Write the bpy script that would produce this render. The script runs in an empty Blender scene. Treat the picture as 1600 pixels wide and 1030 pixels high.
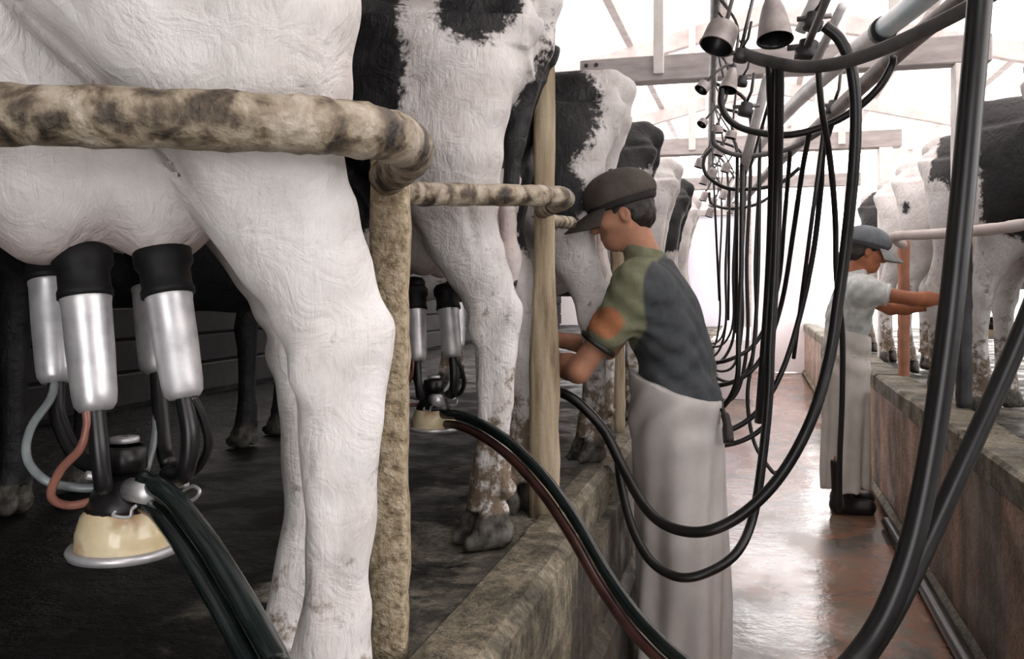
import bpy, math, random
import numpy as np
from mathutils import Vector, Matrix

random.seed(4)
rng = np.random.default_rng(7)
SC = bpy.context.scene
COL = SC.collection

# ------------------------------------------------------------------ camera
# pit axis = +Y, right = +X, pit floor z = 0.  Image treated as 1600 x 1030.
FPX, HZ, EYE, YAW = 1400.0, 450.0, 1.35, math.radians(15.03)
SN, CS = math.sin(YAW), math.cos(YAW)
cam_data = bpy.data.cameras.new('camera')
cam_data.sensor_width = 36.0
cam_data.lens = FPX / 1600 * 36
cam_data.shift_y = (HZ - 515) / 1600.0
cam_data.clip_start = 0.05
cam = bpy.data.objects.new('camera', cam_data)
COL.objects.link(cam)
cam.location = (0, 0, EYE)
cam.rotation_euler = (math.pi / 2, 0, YAW)
SC.camera = cam


def P(px, py, d):
    """world point seen at pixel (px, py) at distance d along the view axis"""
    lat = d * (px - 800) / FPX
    return Vector((-SN * d + CS * lat, CS * d + SN * lat, EYE - (py - HZ) / FPX * d))


def PP(pts):
    return [P(*p) for p in pts]


# ------------------------------------------------------------------ light
world = bpy.data.worlds.new('world')
SC.world = world
world.use_nodes = True
bg = world.node_tree.nodes['Background']
bg.inputs[0].default_value = (1.0, 0.975, 0.97, 1)
bg.inputs[1].default_value = 4.5
sun_d = bpy.data.lights.new('sun', 'SUN')
sun_d.energy = 9.0
sun_d.angle = math.radians(12)
sun_d.color = (1, .96, .92)
sun = bpy.data.objects.new('sun', sun_d)
COL.objects.link(sun)
sun.rotation_euler = (math.radians(40), 0, math.radians(35))
sun.location = (2, -3, 8)
SC.view_settings.view_transform = 'Standard'
SC.view_settings.look = 'None'
SC.view_settings.gamma = 1
SC.view_settings.use_curve_mapping = False
SC.view_settings.exposure = 0.28
try:
    SC.cycles.use_denoising = True
    SC.cycles.max_bounces = 10
    SC.cycles.diffuse_bounces = 5
    SC.cycles.transmission_bounces = 6
    SC.cycles.sample_clamp_indirect = 6.0
except Exception:
    pass


# ------------------------------------------------------------------ materials
def nt(m):
    m.use_nodes = True
    t = m.node_tree
    return t, t.nodes, t.links, t.nodes['Principled BSDF']


def ramp(n, stops):
    r = n.new('ShaderNodeValToRGB')
    e = r.color_ramp.elements
    while len(e) < len(stops):
        e.new(0.5)
    for i, (p, c) in enumerate(stops):
        e[i].position = p
        e[i].color = (c[0], c[1], c[2], 1)
    return r


def noise(t, n, l, scale, detail=4, rough=.55, coords='Object', stretch=None, dist=0.0):
    tc = n.new('ShaderNodeTexCoord')
    nz = n.new('ShaderNodeTexNoise')
    nz.inputs['Scale'].default_value = scale
    nz.inputs['Detail'].default_value = detail
    nz.inputs['Roughness'].default_value = rough
    nz.inputs['Distortion'].default_value = dist
    if stretch:
        mp = n.new('ShaderNodeMapping')
        mp.inputs['Scale'].default_value = stretch
        l.new(tc.outputs[coords], mp.inputs[0])
        l.new(mp.outputs[0], nz.inputs[0])
    else:
        l.new(tc.outputs[coords], nz.inputs[0])
    return nz


def bump(n, l, b, src, strength, dist, prev=None):
    bp = n.new('ShaderNodeBump')
    bp.inputs['Strength'].default_value = strength
    bp.inputs['Distance'].default_value = dist
    l.new(src, bp.inputs['Height'])
    if prev:
        l.new(prev.outputs[0], bp.inputs['Normal'])
    l.new(bp.outputs[0], b.inputs['Normal'])
    return bp


MATS = {}


def mat(name, stops, scale=6, rough=.6, metal=0.0, bump_s=.2, bump_d=.01, detail=5, coords='Object',
        rough_var=None, fine=None, spec=.5, stretch=None, dist=0.0):
    """noise-coloured principled material; stops = [(pos, colour), ...]"""
    m = bpy.data.materials.new(name)
    t, n, l, b = nt(m)
    b.inputs['Metallic'].default_value = metal
    b.inputs['Roughness'].default_value = rough
    b.inputs['Specular IOR Level'].default_value = spec
    nz = noise(t, n, l, scale, detail, coords=coords, stretch=stretch, dist=dist)
    r = ramp(n, stops)
    l.new(nz.outputs[0], r.inputs[0])
    l.new(r.outputs[0], b.inputs['Base Color'])
    if rough_var:
        nz2 = noise(t, n, l, rough_var[0], 3, coords=coords)
        mr = n.new('ShaderNodeMapRange')
        mr.inputs['From Min'].default_value = .4
        mr.inputs['From Max'].default_value = .6
        mr.inputs['To Min'].default_value = rough_var[1]
        mr.inputs['To Max'].default_value = rough_var[2]
        l.new(nz2.outputs[0], mr.inputs[0])
        l.new(mr.outputs[0], b.inputs['Roughness'])
    prev = None
    if bump_s:
        prev = bump(n, l, b, nz.outputs[0], bump_s, bump_d)
    if fine:
        nf = noise(t, n, l, fine[0], 2, coords=coords)
        bump(n, l, b, nf.outputs[0], fine[1], fine[2], prev)
    MATS[name] = m
    return m


G = lambda v: (v, v, v)
mat('rubber', [(.3, (.003, .003, .0035)), (.7, (.010, .010, .011))], 20, .36, bump_s=.08, bump_d=.002)
mat('rubber_matte', [(.3, (.0025, .0025, .003)), (.7, (.007, .007, .008))], 20, .6, bump_s=.08, bump_d=.002, spec=.3)
mat('rubber_green', [(.3, (.004, .007, .007)), (.7, (.012, .019, .018))], 20, .14, bump_s=.05, bump_d=.002)
mat('rubber_worn', [(.3, (.03, .03, .032)), (.62, (.11, .105, .105))], 9, .5, bump_s=.2, bump_d=.004)
mat('rubber_brown', [(.3, (.018, .008, .007)), (.7, (.06, .024, .02))], 14, .28, bump_s=.1, bump_d=.002)
mat('tube_clear', [(.3, (.16, .19, .2)), (.7, (.3, .33, .34))], 20, .2, bump_s=0)
mat('tube_red', [(.3, (.22, .09, .07)), (.7, (.34, .15, .11))], 20, .3, bump_s=0)
mat('steel', [(.25, (.42, .42, .44)), (.5, (.60, .60, .62)), (.75, (.72, .72, .73))], 30, .42, .6, bump_s=.12, bump_d=.001, rough_var=(12, .34, .52))
mat('steel_dull', [(.3, (.12, .12, .125)), (.7, (.30, .295, .29))], 14, .48, .5, bump_s=.25, bump_d=.004)
mat('bell_metal', [(.3, (.24, .21, .20)), (.7, (.48, .44, .43))], 16, .55, .25, bump_s=.25, bump_d=.003)
mat('claw_glass', [(.3, (.62, .50, .30)), (.5, (.75, .66, .45)), (.7, (.42, .20, .09))], 14, .12, bump_s=0)
mat('white_plastic', [(.3, (.62, .62, .62)), (.7, (.8, .8, .8))], 12, .3, bump_s=0)
mat('pipe_blue', [(.35, (.42, .56, .62)), (.65, (.62, .72, .75))], 7, .3, bump_s=.05)
mat('pipe_white', [(.35, (.55, .53, .53)), (.65, (.78, .77, .77))], 7, .4, bump_s=.08)
mat('pipe_brown', [(.35, (.09, .07, .062)), (.65, (.22, .18, .165))], 9, .5, bump_s=.2, bump_d=.005)
mat('rail', [(.34, (.015, .012, .009)), (.43, (.10, .075, .05)), (.52, (.27, .225, .16)), (.66, (.44, .39, .32))], 24, .62, bump_s=.6, bump_d=.012,
    detail=9, fine=(95, .7, .006), dist=.35)
mat('post_rough', [(.3, (.16, .12, .07)), (.5, (.40, .33, .22)), (.7, (.52, .45, .33))], 60, .85, bump_s=.9, bump_d=.012, detail=4, fine=(160, .6, .005))
mat('post_wood', [(.32, (.10, .07, .04)), (.46, (.28, .22, .14)), (.68, (.46, .39, .28))], 9, .75, bump_s=.5, bump_d=.01, stretch=(3, 3, .35), fine=(90, .4, .003))
mat('timber', [(.3, (.30, .27, .26)), (.7, (.50, .46, .45))], 10, .75, bump_s=.3, bump_d=.01, stretch=(.5, 2, 2))
mat('timber_pale', [(.3, (.55, .47, .45)), (.7, (.74, .68, .66))], 8, .75, bump_s=.25, bump_d=.01)
mat('post_white', [(.3, (.62, .58, .54)), (.7, (.80, .78, .76))], 8, .7, bump_s=.2, bump_d=.006)
mat('dark_metal', [(.3, (.02, .02, .023)), (.7, (.06, .06, .065))], 8, .5, .3, bump_s=.2, bump_d=.004)
mat('wall_dark', [(.3, (.003, .003, .003)), (.55, (.008, .008, .008)), (.78, (.03, .029, .026))], 3.5, .8, bump_s=.5, bump_d=.02, detail=8)
mat('roof_blocker', [(.3, (.03, .028, .026)), (.7, (.09, .08, .075))], 2, .7, bump_s=.1)
mat('end_wall', [(.3, (.72, .68, .70)), (.7, (.84, .82, .84))], 2, .7, bump_s=.1)
mat('door_pale', [(.3, (.70, .71, .80)), (.7, (.80, .80, .88))], 1.5, .5, bump_s=.05)
mat('brick_red', [(.3, (.30, .13, .08)), (.7, (.46, .22, .14))], 12, .8, bump_s=.3)


def mat_floor_pit():
    m = bpy.data.materials.new('pit_floor')
    t, n, l, b = nt(m)
    a = noise(t, n, l, 1.5, 8, .62, dist=.7)
    r = ramp(n, [(.30, (.035, .032, .028)), (.44, (.10, .085, .07)), (.52, (.24, .115, .075)), (.60, (.15, .12, .085)), (.75, (.30, .24, .20))])
    l.new(a.outputs[0], r.inputs[0])
    l.new(r.outputs[0], b.inputs['Base Color'])
    w = noise(t, n, l, 2.1, 4, .6, stretch=(1, .55, 1))
    mr = n.new('ShaderNodeMapRange')
    mr.inputs['From Min'].default_value = .40
    mr.inputs['From Max'].default_value = .60
    mr.inputs['To Min'].default_value = .05
    mr.inputs['To Max'].default_value = .34
    l.new(w.outputs[0], mr.inputs[0])
    l.new(mr.outputs[0], b.inputs['Roughness'])
    b.inputs['Specular IOR Level'].default_value = .8
    f = noise(t, n, l, 14, 6, .6)
    p = bump(n, l, b, f.outputs[0], .22, .012)
    g = noise(t, n, l, 70, 3, .6)
    bump(n, l, b, g.outputs[0], .12, .004, p)
    MATS['pit_floor'] = m


mat_floor_pit()


def mat_concrete(name, stops, scale, rough_lo, rough_hi, bs=.7, streak=None, slurry_shade=False):
    m = bpy.data.materials.new(name)
    t, n, l, b = nt(m)
    a = noise(t, n, l, scale, 9, .65, dist=.8)
    r = ramp(n, stops)
    l.new(a.outputs[0], r.inputs[0])
    out = r.outputs[0]
    if streak:
        s = noise(t, n, l, 3.0, 5, .6, stretch=(1, 1.4, .12))
        rs = ramp(n, [(.42, (0, 0, 0)), (.62, (1, 1, 1))])
        l.new(s.outputs[0], rs.inputs[0])
        mx = n.new('ShaderNodeMix')
        mx.data_type = 'RGBA'
        l.new(rs.outputs[0], mx.inputs[0])
        l.new(out, mx.inputs[6])
        mx.inputs[7].default_value = (*streak, 1)
        out = mx.outputs[2]
    sg = noise(t, n, l, 55, 5, .75)
    rg = ramp(n, [(.34, (.35, .35, .35)), (.5, (.95, .95, .95)), (.68, (1.7, 1.65, 1.55))])
    l.new(sg.outputs[0], rg.inputs[0])
    mg = n.new('ShaderNodeMix')
    mg.data_type = 'RGBA'
    mg.blend_type = 'MULTIPLY'
    mg.inputs[0].default_value = 1
    l.new(out, mg.inputs[6])
    l.new(rg.outputs[0], mg.inputs[7])
    out = mg.outputs[2]
    if slurry_shade:                      # black manure plus painted-in darkness under the cows, thinning out towards the kerb
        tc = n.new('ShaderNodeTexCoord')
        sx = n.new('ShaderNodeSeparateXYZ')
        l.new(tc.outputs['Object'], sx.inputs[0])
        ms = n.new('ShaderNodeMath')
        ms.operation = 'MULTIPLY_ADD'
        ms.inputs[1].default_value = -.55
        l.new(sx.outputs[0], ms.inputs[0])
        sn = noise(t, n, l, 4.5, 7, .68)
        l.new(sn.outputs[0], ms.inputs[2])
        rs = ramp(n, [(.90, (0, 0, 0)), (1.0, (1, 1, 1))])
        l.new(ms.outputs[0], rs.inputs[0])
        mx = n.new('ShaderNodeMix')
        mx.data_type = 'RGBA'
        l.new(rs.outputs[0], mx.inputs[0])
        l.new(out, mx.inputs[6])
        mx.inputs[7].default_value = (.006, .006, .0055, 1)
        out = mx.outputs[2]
    l.new(out, b.inputs['Base Color'])
    w = noise(t, n, l, 5, 3)
    mr = n.new('ShaderNodeMapRange')
    mr.inputs['From Min'].default_value = .4
    mr.inputs['From Max'].default_value = .6
    mr.inputs['To Min'].default_value = rough_lo
    mr.inputs['To Max'].default_value = rough_hi
    l.new(w.outputs[0], mr.inputs[0])
    l.new(mr.outputs[0], b.inputs['Roughness'])
    b.inputs['Specular IOR Level'].default_value = .22 if slurry_shade else .45
    f = noise(t, n, l, 22, 6, .65)
    p = bump(n, l, b, f.outputs[0], bs, .02)
    g = noise(t, n, l, 110, 3, .6)
    bump(n, l, b, g.outputs[0], bs * .7, .006, p)
    MATS[name] = m


mat_concrete('platform_concrete', [(.30, (.006, .006, .006)), (.44, (.045, .043, .037)), (.55, (.14, .132, .108)), (.70, (.30, .28, .235))], 3.2, .3, .7, .8, slurry_shade=True)
mat_concrete('kerb_concrete', [(.30, (.03, .026, .018)), (.44, (.085, .076, .055)), (.56, (.19, .168, .12)), (.74, (.34, .31, .245))], 4, .5, .85, .8)
mat_concrete('wall_stained', [(.3, (.12, .08, .06)), (.45, (.30, .20, .15)), (.58, (.42, .27, .20)), (.75, (.50, .40, .34))], 2.6, .35, .7, .5, streak=(.12, .10, .085))
mat_concrete('wall_pit_dark', [(.3, (.03, .026, .02)), (.5, (.14, .12, .085)), (.75, (.30, .26, .19))], 3, .35, .75, .7, streak=(.03, .028, .024))


def mat_roof():
    m = bpy.data.materials.new('roof_sheet')
    t, n, l, b = nt(m)
    a = noise(t, n, l, 1.2, 5)
    r = ramp(n, [(.3, (.74, .70, .69)), (.7, (.86, .84, .84))])
    l.new(a.outputs[0], r.inputs[0])
    l.new(r.outputs[0], b.inputs['Base Color'])
    b.inputs['Roughness'].default_value = .6
    tr = n.new('ShaderNodeBsdfTranslucent')
    rt = ramp(n, [(.3, (.56, .50, .49)), (.7, (.70, .67, .66))])
    l.new(a.outputs[0], rt.inputs[0])
    l.new(rt.outputs[0], tr.inputs[0])
    mx = n.new('ShaderNodeMixShader')
    mx.inputs[0].default_value = .5
    l.new(b.outputs[0], mx.inputs[1])
    l.new(tr.outputs[0], mx.inputs[2])
    l.new(mx.outputs[0], n['Material Output'].inputs[0])
    MATS['roof_sheet'] = m


mat_roof()


def mat_coat():
    """coat: attribute r = black patch (0.5 edge), g = bare pink skin, b = horn, a = mud"""
    m = bpy.data.materials.new('cow_coat')
    t, n, l, b = nt(m)
    at = n.new('ShaderNodeAttribute')
    at.attribute_name = 'coat'
    sp = n.new('ShaderNodeSeparateColor')
    l.new(at.outputs['Color'], sp.inputs[0])

    def mix(f, a, c):
        x = n.new('ShaderNodeMix')
        x.data_type = 'RGBA'
        l.new(f, x.inputs[0])
        if isinstance(a, tuple):
            x.inputs[6].default_value = (*a, 1)
        else:
            l.new(a, x.inputs[6])
        if isinstance(c, tuple):
            x.inputs[7].default_value = (*c, 1)
        else:
            l.new(c, x.inputs[7])
        return x.outputs[2]

    def math_(op, a, c):
        x = n.new('ShaderNodeMath')
        x.operation = op
        for i, v in enumerate((a, c)):
            if isinstance(v, (int, float)):
                x.inputs[i].default_value = v
            else:
                l.new(v, x.inputs[i])
        return x.outputs[0]

    big = noise(t, n, l, 7, 6, .6)
    rb = ramp(n, [(.30, (.46, .42, .40)), (.46, (.60, .575, .56)), (.70, (.74, .735, .735))])
    l.new(big.outputs[0], rb.inputs[0])
    hair = noise(t, n, l, 60, 3, .6, stretch=(1.4, 1.4, .22), dist=.5)
    # bare skin
    sk = noise(t, n, l, 5, 5, .6)
    rs = ramp(n, [(.3, (.40, .315, .30)), (.6, (.56, .485, .47))])
    l.new(sk.outputs[0], rs.inputs[0])
    c = mix(sp.outputs[1], rb.outputs[0], rs.outputs[0])
    # mud on the lower leg, spotted
    mz = noise(t, n, l, 26, 6, .7)
    mm = math_('MULTIPLY_ADD', at.outputs['Alpha'], .36)
    n_ = mm.node
    l.new(mz.outputs[0], n_.inputs[2])
    rm = ramp(n, [(.72, (0, 0, 0)), (.86, (1, 1, 1))])
    l.new(mm, rm.inputs[0])
    c = mix(rm.outputs[0], c, (.17, .125, .085))
    # black patches with a hairy edge
    ed = noise(t, n, l, 38, 4, .7)
    e1 = math_('SUBTRACT', ed.outputs[0], .5)
    e2 = math_('MULTIPLY', e1, .35)
    e3 = math_('ADD', sp.outputs[0], e2)
    rp = ramp(n, [(.47, (0, 0, 0)), (.53, (1, 1, 1))])
    l.new(e3, rp.inputs[0])
    rk = ramp(n, [(.3, (.007, .007, .008)), (.7, (.022, .022, .024))])
    l.new(big.outputs[0], rk.inputs[0])
    c = mix(rp.outputs[0], c, rk.outputs[0])
    hz_ = noise(t, n, l, 30, 4, .6)
    rh = ramp(n, [(.35, (.02, .019, .017)), (.7, (.16, .15, .13))])
    l.new(hz_.outputs[0], rh.inputs[0])
    c = mix(sp.outputs[2], c, rh.outputs[0])
    l.new(c, b.inputs['Base Color'])
    b.inputs['Roughness'].default_value = .55
    b.inputs['Specular IOR Level'].default_value = .35
    p = bump(n, l, b, hair.outputs[0], .42, .007)
    f2 = noise(t, n, l, 15, 5, .6, dist=1.2)
    p = bump(n, l, b, f2.outputs[0], .36, .03, p)
    MATS['cow_coat'] = m


mat_coat()


# ------------------------------------------------------------------ object helpers
def tag(o, label, cat=None, group=None, kind=None):
    o['label'] = label
    if cat:
        o['category'] = cat
    if group:
        o['group'] = group
    if kind:
        o['kind'] = kind
    return o


def empty(name, loc=(0, 0, 0), rz=0):
    o = bpy.data.objects.new(name, None)
    o.empty_display_size = .05
    o.location = loc
    o.rotation_euler = (0, 0, rz)
    COL.objects.link(o)
    return o


def mesh_obj(name, verts, faces, m, parent=None, smooth=True):
    me = bpy.data.meshes.new(name)
    me.from_pydata([tuple(v) for v in verts], [], faces)
    if smooth:
        me.polygons.foreach_set('use_smooth', [True] * len(me.polygons))
    me.materials.append(MATS[m] if isinstance(m, str) else m)
    me.update()
    o = bpy.data.objects.new(name, me)
    COL.objects.link(o)
    if parent:
        o.parent = parent
    return o


class MB:
    """mesh collector for one part"""

    def __init__(s):
        s.v, s.f = [], []

    def box(s, lo, hi, bev=0.0, basis=None, org=(0, 0, 0)):
        x0, y0, z0 = lo
        x1, y1, z1 = hi
        b = min(bev, (x1 - x0) / 2.01, (y1 - y0) / 2.01, (z1 - z0) / 2.01)
        base = len(s.v)
        if b <= 0:
            pts = [(x, y, z) for z in (z0, z1) for y in (y0, y1) for x in (x0, x1)]
            fs = [(0, 2, 3, 1), (4, 5, 7, 6), (0, 1, 5, 4), (2, 6, 7, 3), (0, 4, 6, 2), (1, 3, 7, 5)]
        else:
            pts, idx = [], {}
            for i, x in enumerate((x0, x1)):
                for j, y in enumerate((y0, y1)):
                    for k, z in enumerate((z0, z1)):
                        sx, sy, sz = (1 if i == 0 else -1), (1 if j == 0 else -1), (1 if k == 0 else -1)
                        for a in range(3):
                            q = [x + sx * b, y + sy * b, z + sz * b]
                            q[a] = (x, y, z)[a]
                            idx[(i, j, k, a)] = len(pts)
                            pts.append(tuple(q))
            I = idx
            fs = []
            for i in (0, 1):
                q = [I[(i, 0, 0, 0)], I[(i, 1, 0, 0)], I[(i, 1, 1, 0)], I[(i, 0, 1, 0)]]
                fs.append(tuple(q if i else q[::-1]))
                q = [I[(0, i, 0, 1)], I[(0, i, 1, 1)], I[(1, i, 1, 1)], I[(1, i, 0, 1)]]
                fs.append(tuple(q if i else q[::-1]))
                q = [I[(0, 0, i, 2)], I[(1, 0, i, 2)], I[(1, 1, i, 2)], I[(0, 1, i, 2)]]
                fs.append(tuple(q if i else q[::-1]))
            for i in (0, 1):
                for j in (0, 1):
                    q = [I[(i, j, 0, 0)], I[(i, j, 1, 0)], I[(i, j, 1, 1)], I[(i, j, 0, 1)]]
                    fs.append(tuple(q if (i + j) % 2 == 0 else q[::-1]))
                    q = [I[(i, 0, j, 0)], I[(i, 1, j, 0)], I[(i, 1, j, 2)], I[(i, 0, j, 2)]]
                    fs.append(tuple(q if (i + j) % 2 else q[::-1]))
                    q = [I[(0, i, j, 1)], I[(1, i, j, 1)], I[(1, i, j, 2)], I[(0, i, j, 2)]]
                    fs.append(tuple(q if (i + j) % 2 == 0 else q[::-1]))
            for i in (0, 1):
                for j in (0, 1):
                    for k in (0, 1):
                        q = [I[(i, j, k, 0)], I[(i, j, k, 1)], I[(i, j, k, 2)]]
                        fs.append(tuple(q if (i + j + k) % 2 else q[::-1]))
        o = Vector(org)
        for p in pts:
            p = Vector(p)
            if basis:
                p = basis @ p
            s.v.append(tuple(o + p))
        s.f += [tuple(base + i for i in f) for f in fs]
        return s

    def tube(s, pts, r, n=10, caps=True):
        """sweep; r = number or list"""
        pts = [Vector(p) for p in pts]
        N = len(pts)
        rs = r if isinstance(r, (list, tuple)) else [r] * N
        base = len(s.v)
        up = None
        for i, p in enumerate(pts):
            t = (pts[min(i + 1, N - 1)] - pts[max(i - 1, 0)])
            if t.length < 1e-9:
                t = Vector((0, 0, 1))
            t.normalize()
            if up is None:
                a = Vector((0, 0, 1)) if abs(t.z) < .9 else Vector((1, 0, 0))
                up = (a - t * a.dot(t)).normalized()
            else:
                up = up - t * up.dot(t)
                if up.length < 1e-6:
                    up = Vector((1, 0, 0))
                up.normalize()
            sd = t.cross(up)
            for k in range(n):
                a = 2 * math.pi * k / n
                s.v.append(tuple(p + (up * math.cos(a) + sd * math.sin(a)) * rs[i]))
        for i in range(N - 1):
            for k in range(n):
                a, b = base + i * n + k, base + i * n + (k + 1) % n
                s.f.append((a, b, b + n, a + n))
        if caps:
            s.f.append(tuple(base + k for k in range(n))[::-1])
            s.f.append(tuple(base + (N - 1) * n + k for k in range(n)))
        return s

    def lathe(s, prof, a, axis, n=20, closed=False):
        """prof = [(radius, height)] revolved about axis from point a"""
        a = Vector(a)
        ax = Vector(axis).normalized()
        u = ax.orthogonal().normalized()
        w = ax.cross(u)
        base = len(s.v)
        for (r, h) in prof:
            for k in range(n):
                t = 2 * math.pi * k / n
                s.v.append(tuple(a + ax * h + (u * math.cos(t) + w * math.sin(t)) * max(r, 1e-5)))
        m = len(prof)
        for i in range(m - 1 + (1 if closed else 0)):
            j = (i + 1) % m
            for k in range(n):
                k2 = (k + 1) % n
                s.f.append((base + i * n + k, base + i * n + k2, base + j * n + k2, base + j * n + k))
        return s

    def build(s, name, m, parent=None, smooth=True):
        return mesh_obj(name, s.v, s.f, m, parent, smooth)


def spline(pts, sub=8):
    """Catmull-Rom through points"""
    p = [Vector(q) for q in pts]
    if len(p) < 3:
        return p
    p = [p[0] * 2 - p[1]] + p + [p[-1] * 2 - p[-2]]
    out = []
    for i in range(1, len(p) - 2):
        for k in range(sub):
            t = k / sub
            a, b, c, d = p[i - 1], p[i], p[i + 1], p[i + 2]
            out.append(.5 * ((2 * b) + (c - a) * t + (2 * a - 5 * b + 4 * c - d) * t * t + (3 * b - a - 3 * c + d) * t ** 3))
    out.append(p[-2])
    return out


def origin_to(o, loc):
    """move a mesh object's origin without moving it"""
    loc = Vector(loc)
    o.data.transform(Matrix.Translation(-loc))
    o.location = loc
    return o


# ------------------------------------------------------------------ implicit surfaces (bodies as one continuous skin)
class Field:
    def __init__(s, lo, hi, h):
        s.lo = np.array(lo, float)
        s.h = h
        s.n = np.ceil((np.array(hi) - s.lo) / h).astype(int) + 1
        s.v = np.full(tuple(s.n), .3, np.float32)
        s.ax = [(s.lo[i] + h * np.arange(s.n[i])).astype(np.float32) for i in range(3)]

    def sub(s, lo, hi):
        a = np.clip(np.floor((np.array(lo) - s.lo) / s.h).astype(int), 0, s.n - 1)
        b = np.clip(np.ceil((np.array(hi) - s.lo) / s.h).astype(int) + 1, 1, s.n)
        sl = tuple(slice(a[i], b[i]) for i in range(3))
        X = s.ax[0][sl[0]][:, None, None]
        Y = s.ax[1][sl[1]][None, :, None]
        Z = s.ax[2][sl[2]][None, None, :]
        return sl, X, Y, Z

    def put(s, sl, d, k):
        v = s.v[sl]
        if k > 0:
            h = np.maximum(k - np.abs(v - d), 0) / k
            s.v[sl] = np.minimum(v, d) - h * h * k * .25
        else:
            s.v[sl] = np.minimum(v, d)

    def ell(s, c, r, k=.03, basis=None, cut=False):
        c = np.array(c, float)
        r = np.array(r, float)
        R = float(r.max()) + k + 3 * s.h
        sl, X, Y, Z = s.sub(c - R, c + R)
        x, y, z = X - c[0], Y - c[1], Z - c[2]
        if basis is not None:
            B = np.array(basis, float)
            x, y, z = (x * B[0][i] + y * B[1][i] + z * B[2][i] for i in range(3))
        k0 = np.sqrt((x / r[0]) ** 2 + (y / r[1]) ** 2 + (z / r[2]) ** 2)
        k1 = np.sqrt((x / r[0] ** 2) ** 2 + (y / r[1] ** 2) ** 2 + (z / r[2] ** 2) ** 2) + 1e-6
        d = k0 * (k0 - 1) / k1
        if cut:
            v = s.v[sl]
            h = np.maximum(k - np.abs(v + d), 0) / max(k, 1e-6)
            s.v[sl] = np.maximum(v, -d) + h * h * k * .25
        else:
            s.put(sl, d, k)
        return s

    def cap(s, a, b, ra, rb, k=.03, flat=None):
        """round cone; flat = (axis vector, factor) squashes the cross-section along an axis"""
        a = np.array(a, float)
        b = np.array(b, float)
        R = max(ra, rb) + k + 3 * s.h
        sl, X, Y, Z = s.sub(np.minimum(a, b) - R, np.maximum(a, b) + R)
        ab = b - a
        L2 = float(ab @ ab) + 1e-9
        x, y, z = X - a[0], Y - a[1], Z - a[2]
        t = np.clip((x * ab[0] + y * ab[1] + z * ab[2]) / L2, 0, 1)
        dx, dy, dz = x - t * ab[0], y - t * ab[1], z - t * ab[2]
        q = dx * dx + dy * dy + dz * dz
        if flat:
            u = np.array(flat[0], float)
            u /= np.linalg.norm(u)
            du = dx * u[0] + dy * u[1] + dz * u[2]
            q = q + du * du * (1 / flat[1] ** 2 - 1)
        d = np.sqrt(q) - (ra + (rb - ra) * t)
        s.put(sl, d, k)
        return s

    def chain(s, pts, rs, k=.03, flat=None):
        for i in range(len(pts) - 1):
            s.cap(pts[i], pts[i + 1], rs[i], rs[i + 1], k, flat)
        return s

    def ztube(s, zs, cx, cy, fx, fy, k=.03, ex=2.0):
        m = max(max(fx), max(fy)) + k + .02
        sl, X, Y, Z = s.sub((min(cx) - m, min(cy) - m, min(zs) - .01), (max(cx) + m, max(cy) + m, max(zs) + .01))
        z1 = Z.ravel()
        I = lambda a: smooth_interp(z1, zs, a)[None, None, :]
        CX, CY, FX, FY = I(cx), I(cy), I(fx), I(fy)
        d = ((np.abs((X - CX) / FX) ** ex + np.abs((Y - CY) / FY) ** ex) ** (1 / ex) - 1) * np.minimum(FX, FY)
        d = np.maximum(d, np.maximum(Z - max(zs), min(zs) - Z))
        s.put(sl, d, k)
        return s

    def xtube(s, xs, cz, fz, fy, k=.05, ex=2.3):
        m = max(max(fz), max(fy)) + k + .02
        sl, X, Y, Z = s.sub((min(xs) - .01, -m, min(cz) - m), (max(xs) + .01, m, max(cz) + m))
        x1 = X.ravel()
        I = lambda a: smooth_interp(x1, xs, a)[:, None, None]
        CZ, FZ, FY = I(cz), I(fz), I(fy)
        d = ((np.abs((Z - CZ) / FZ) ** ex + np.abs(Y / FY) ** ex) ** (1 / ex) - 1) * np.minimum(FZ, FY)
        d = np.maximum(d, np.maximum(X - max(xs), min(xs) - X))
        s.put(sl, d, k)
        return s

    def wrinkle(s, fn, lo, hi):
        """add a small signed offset fn(X, Y, Z) inside a box"""
        sl, X, Y, Z = s.sub(lo, hi)
        s.v[sl] = s.v[sl] + fn(X, Y, Z)
        return s

    def halfspace(s, nrm, dist):
        """keep nrm . p < dist"""
        X, Y, Z = s.ax[0][:, None, None], s.ax[1][None, :, None], s.ax[2][None, None, :]
        s.v = np.maximum(s.v, (X * nrm[0] + Y * nrm[1] + Z * nrm[2] - dist).astype(np.float32))
        return s

    def mesh(s):
        """naive surface nets -> verts, quads"""
        v = s.v
        for ax in range(3):
            for e in (0, -1):
                ix = [slice(None)] * 3
                ix[ax] = e
                v[tuple(ix)] = np.maximum(v[tuple(ix)], 1e-3)
        ins = v < 0
        nx, ny, nz = v.shape
        c8 = [(i, j, k) for i in (0, 1) for j in (0, 1) for k in (0, 1)]
        cnt = np.zeros((nx - 1, ny - 1, nz - 1), np.int8)
        for (i, j, k) in c8:
            cnt += ins[i:nx - 1 + i, j:ny - 1 + j, k:nz - 1 + k]
        act = np.nonzero((cnt > 0) & (cnt < 8))
        A = np.stack(act, 1)
        vals = {c: v[act[0] + c[0], act[1] + c[1], act[2] + c[2]].astype(np.float64) for c in c8}
        acc = np.zeros((len(A), 3))
        num = np.zeros(len(A))
        for c in c8:
            for ax in range(3):
                if c[ax] == 0:
                    e = list(c)
                    e[ax] = 1
                    a, b = vals[c], vals[tuple(e)]
                    x = (a < 0) != (b < 0)
                    t = np.where(x, a / np.where(x, a - b, 1), 0)
                    p = np.tile(np.array(c, float), (len(A), 1))
                    p[:, ax] = t
                    acc += np.where(x[:, None], p, 0)
                    num += x
        verts = s.lo + s.h * (A + acc / num[:, None])
        idx = np.full(cnt.shape, -1, np.int64)
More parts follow.
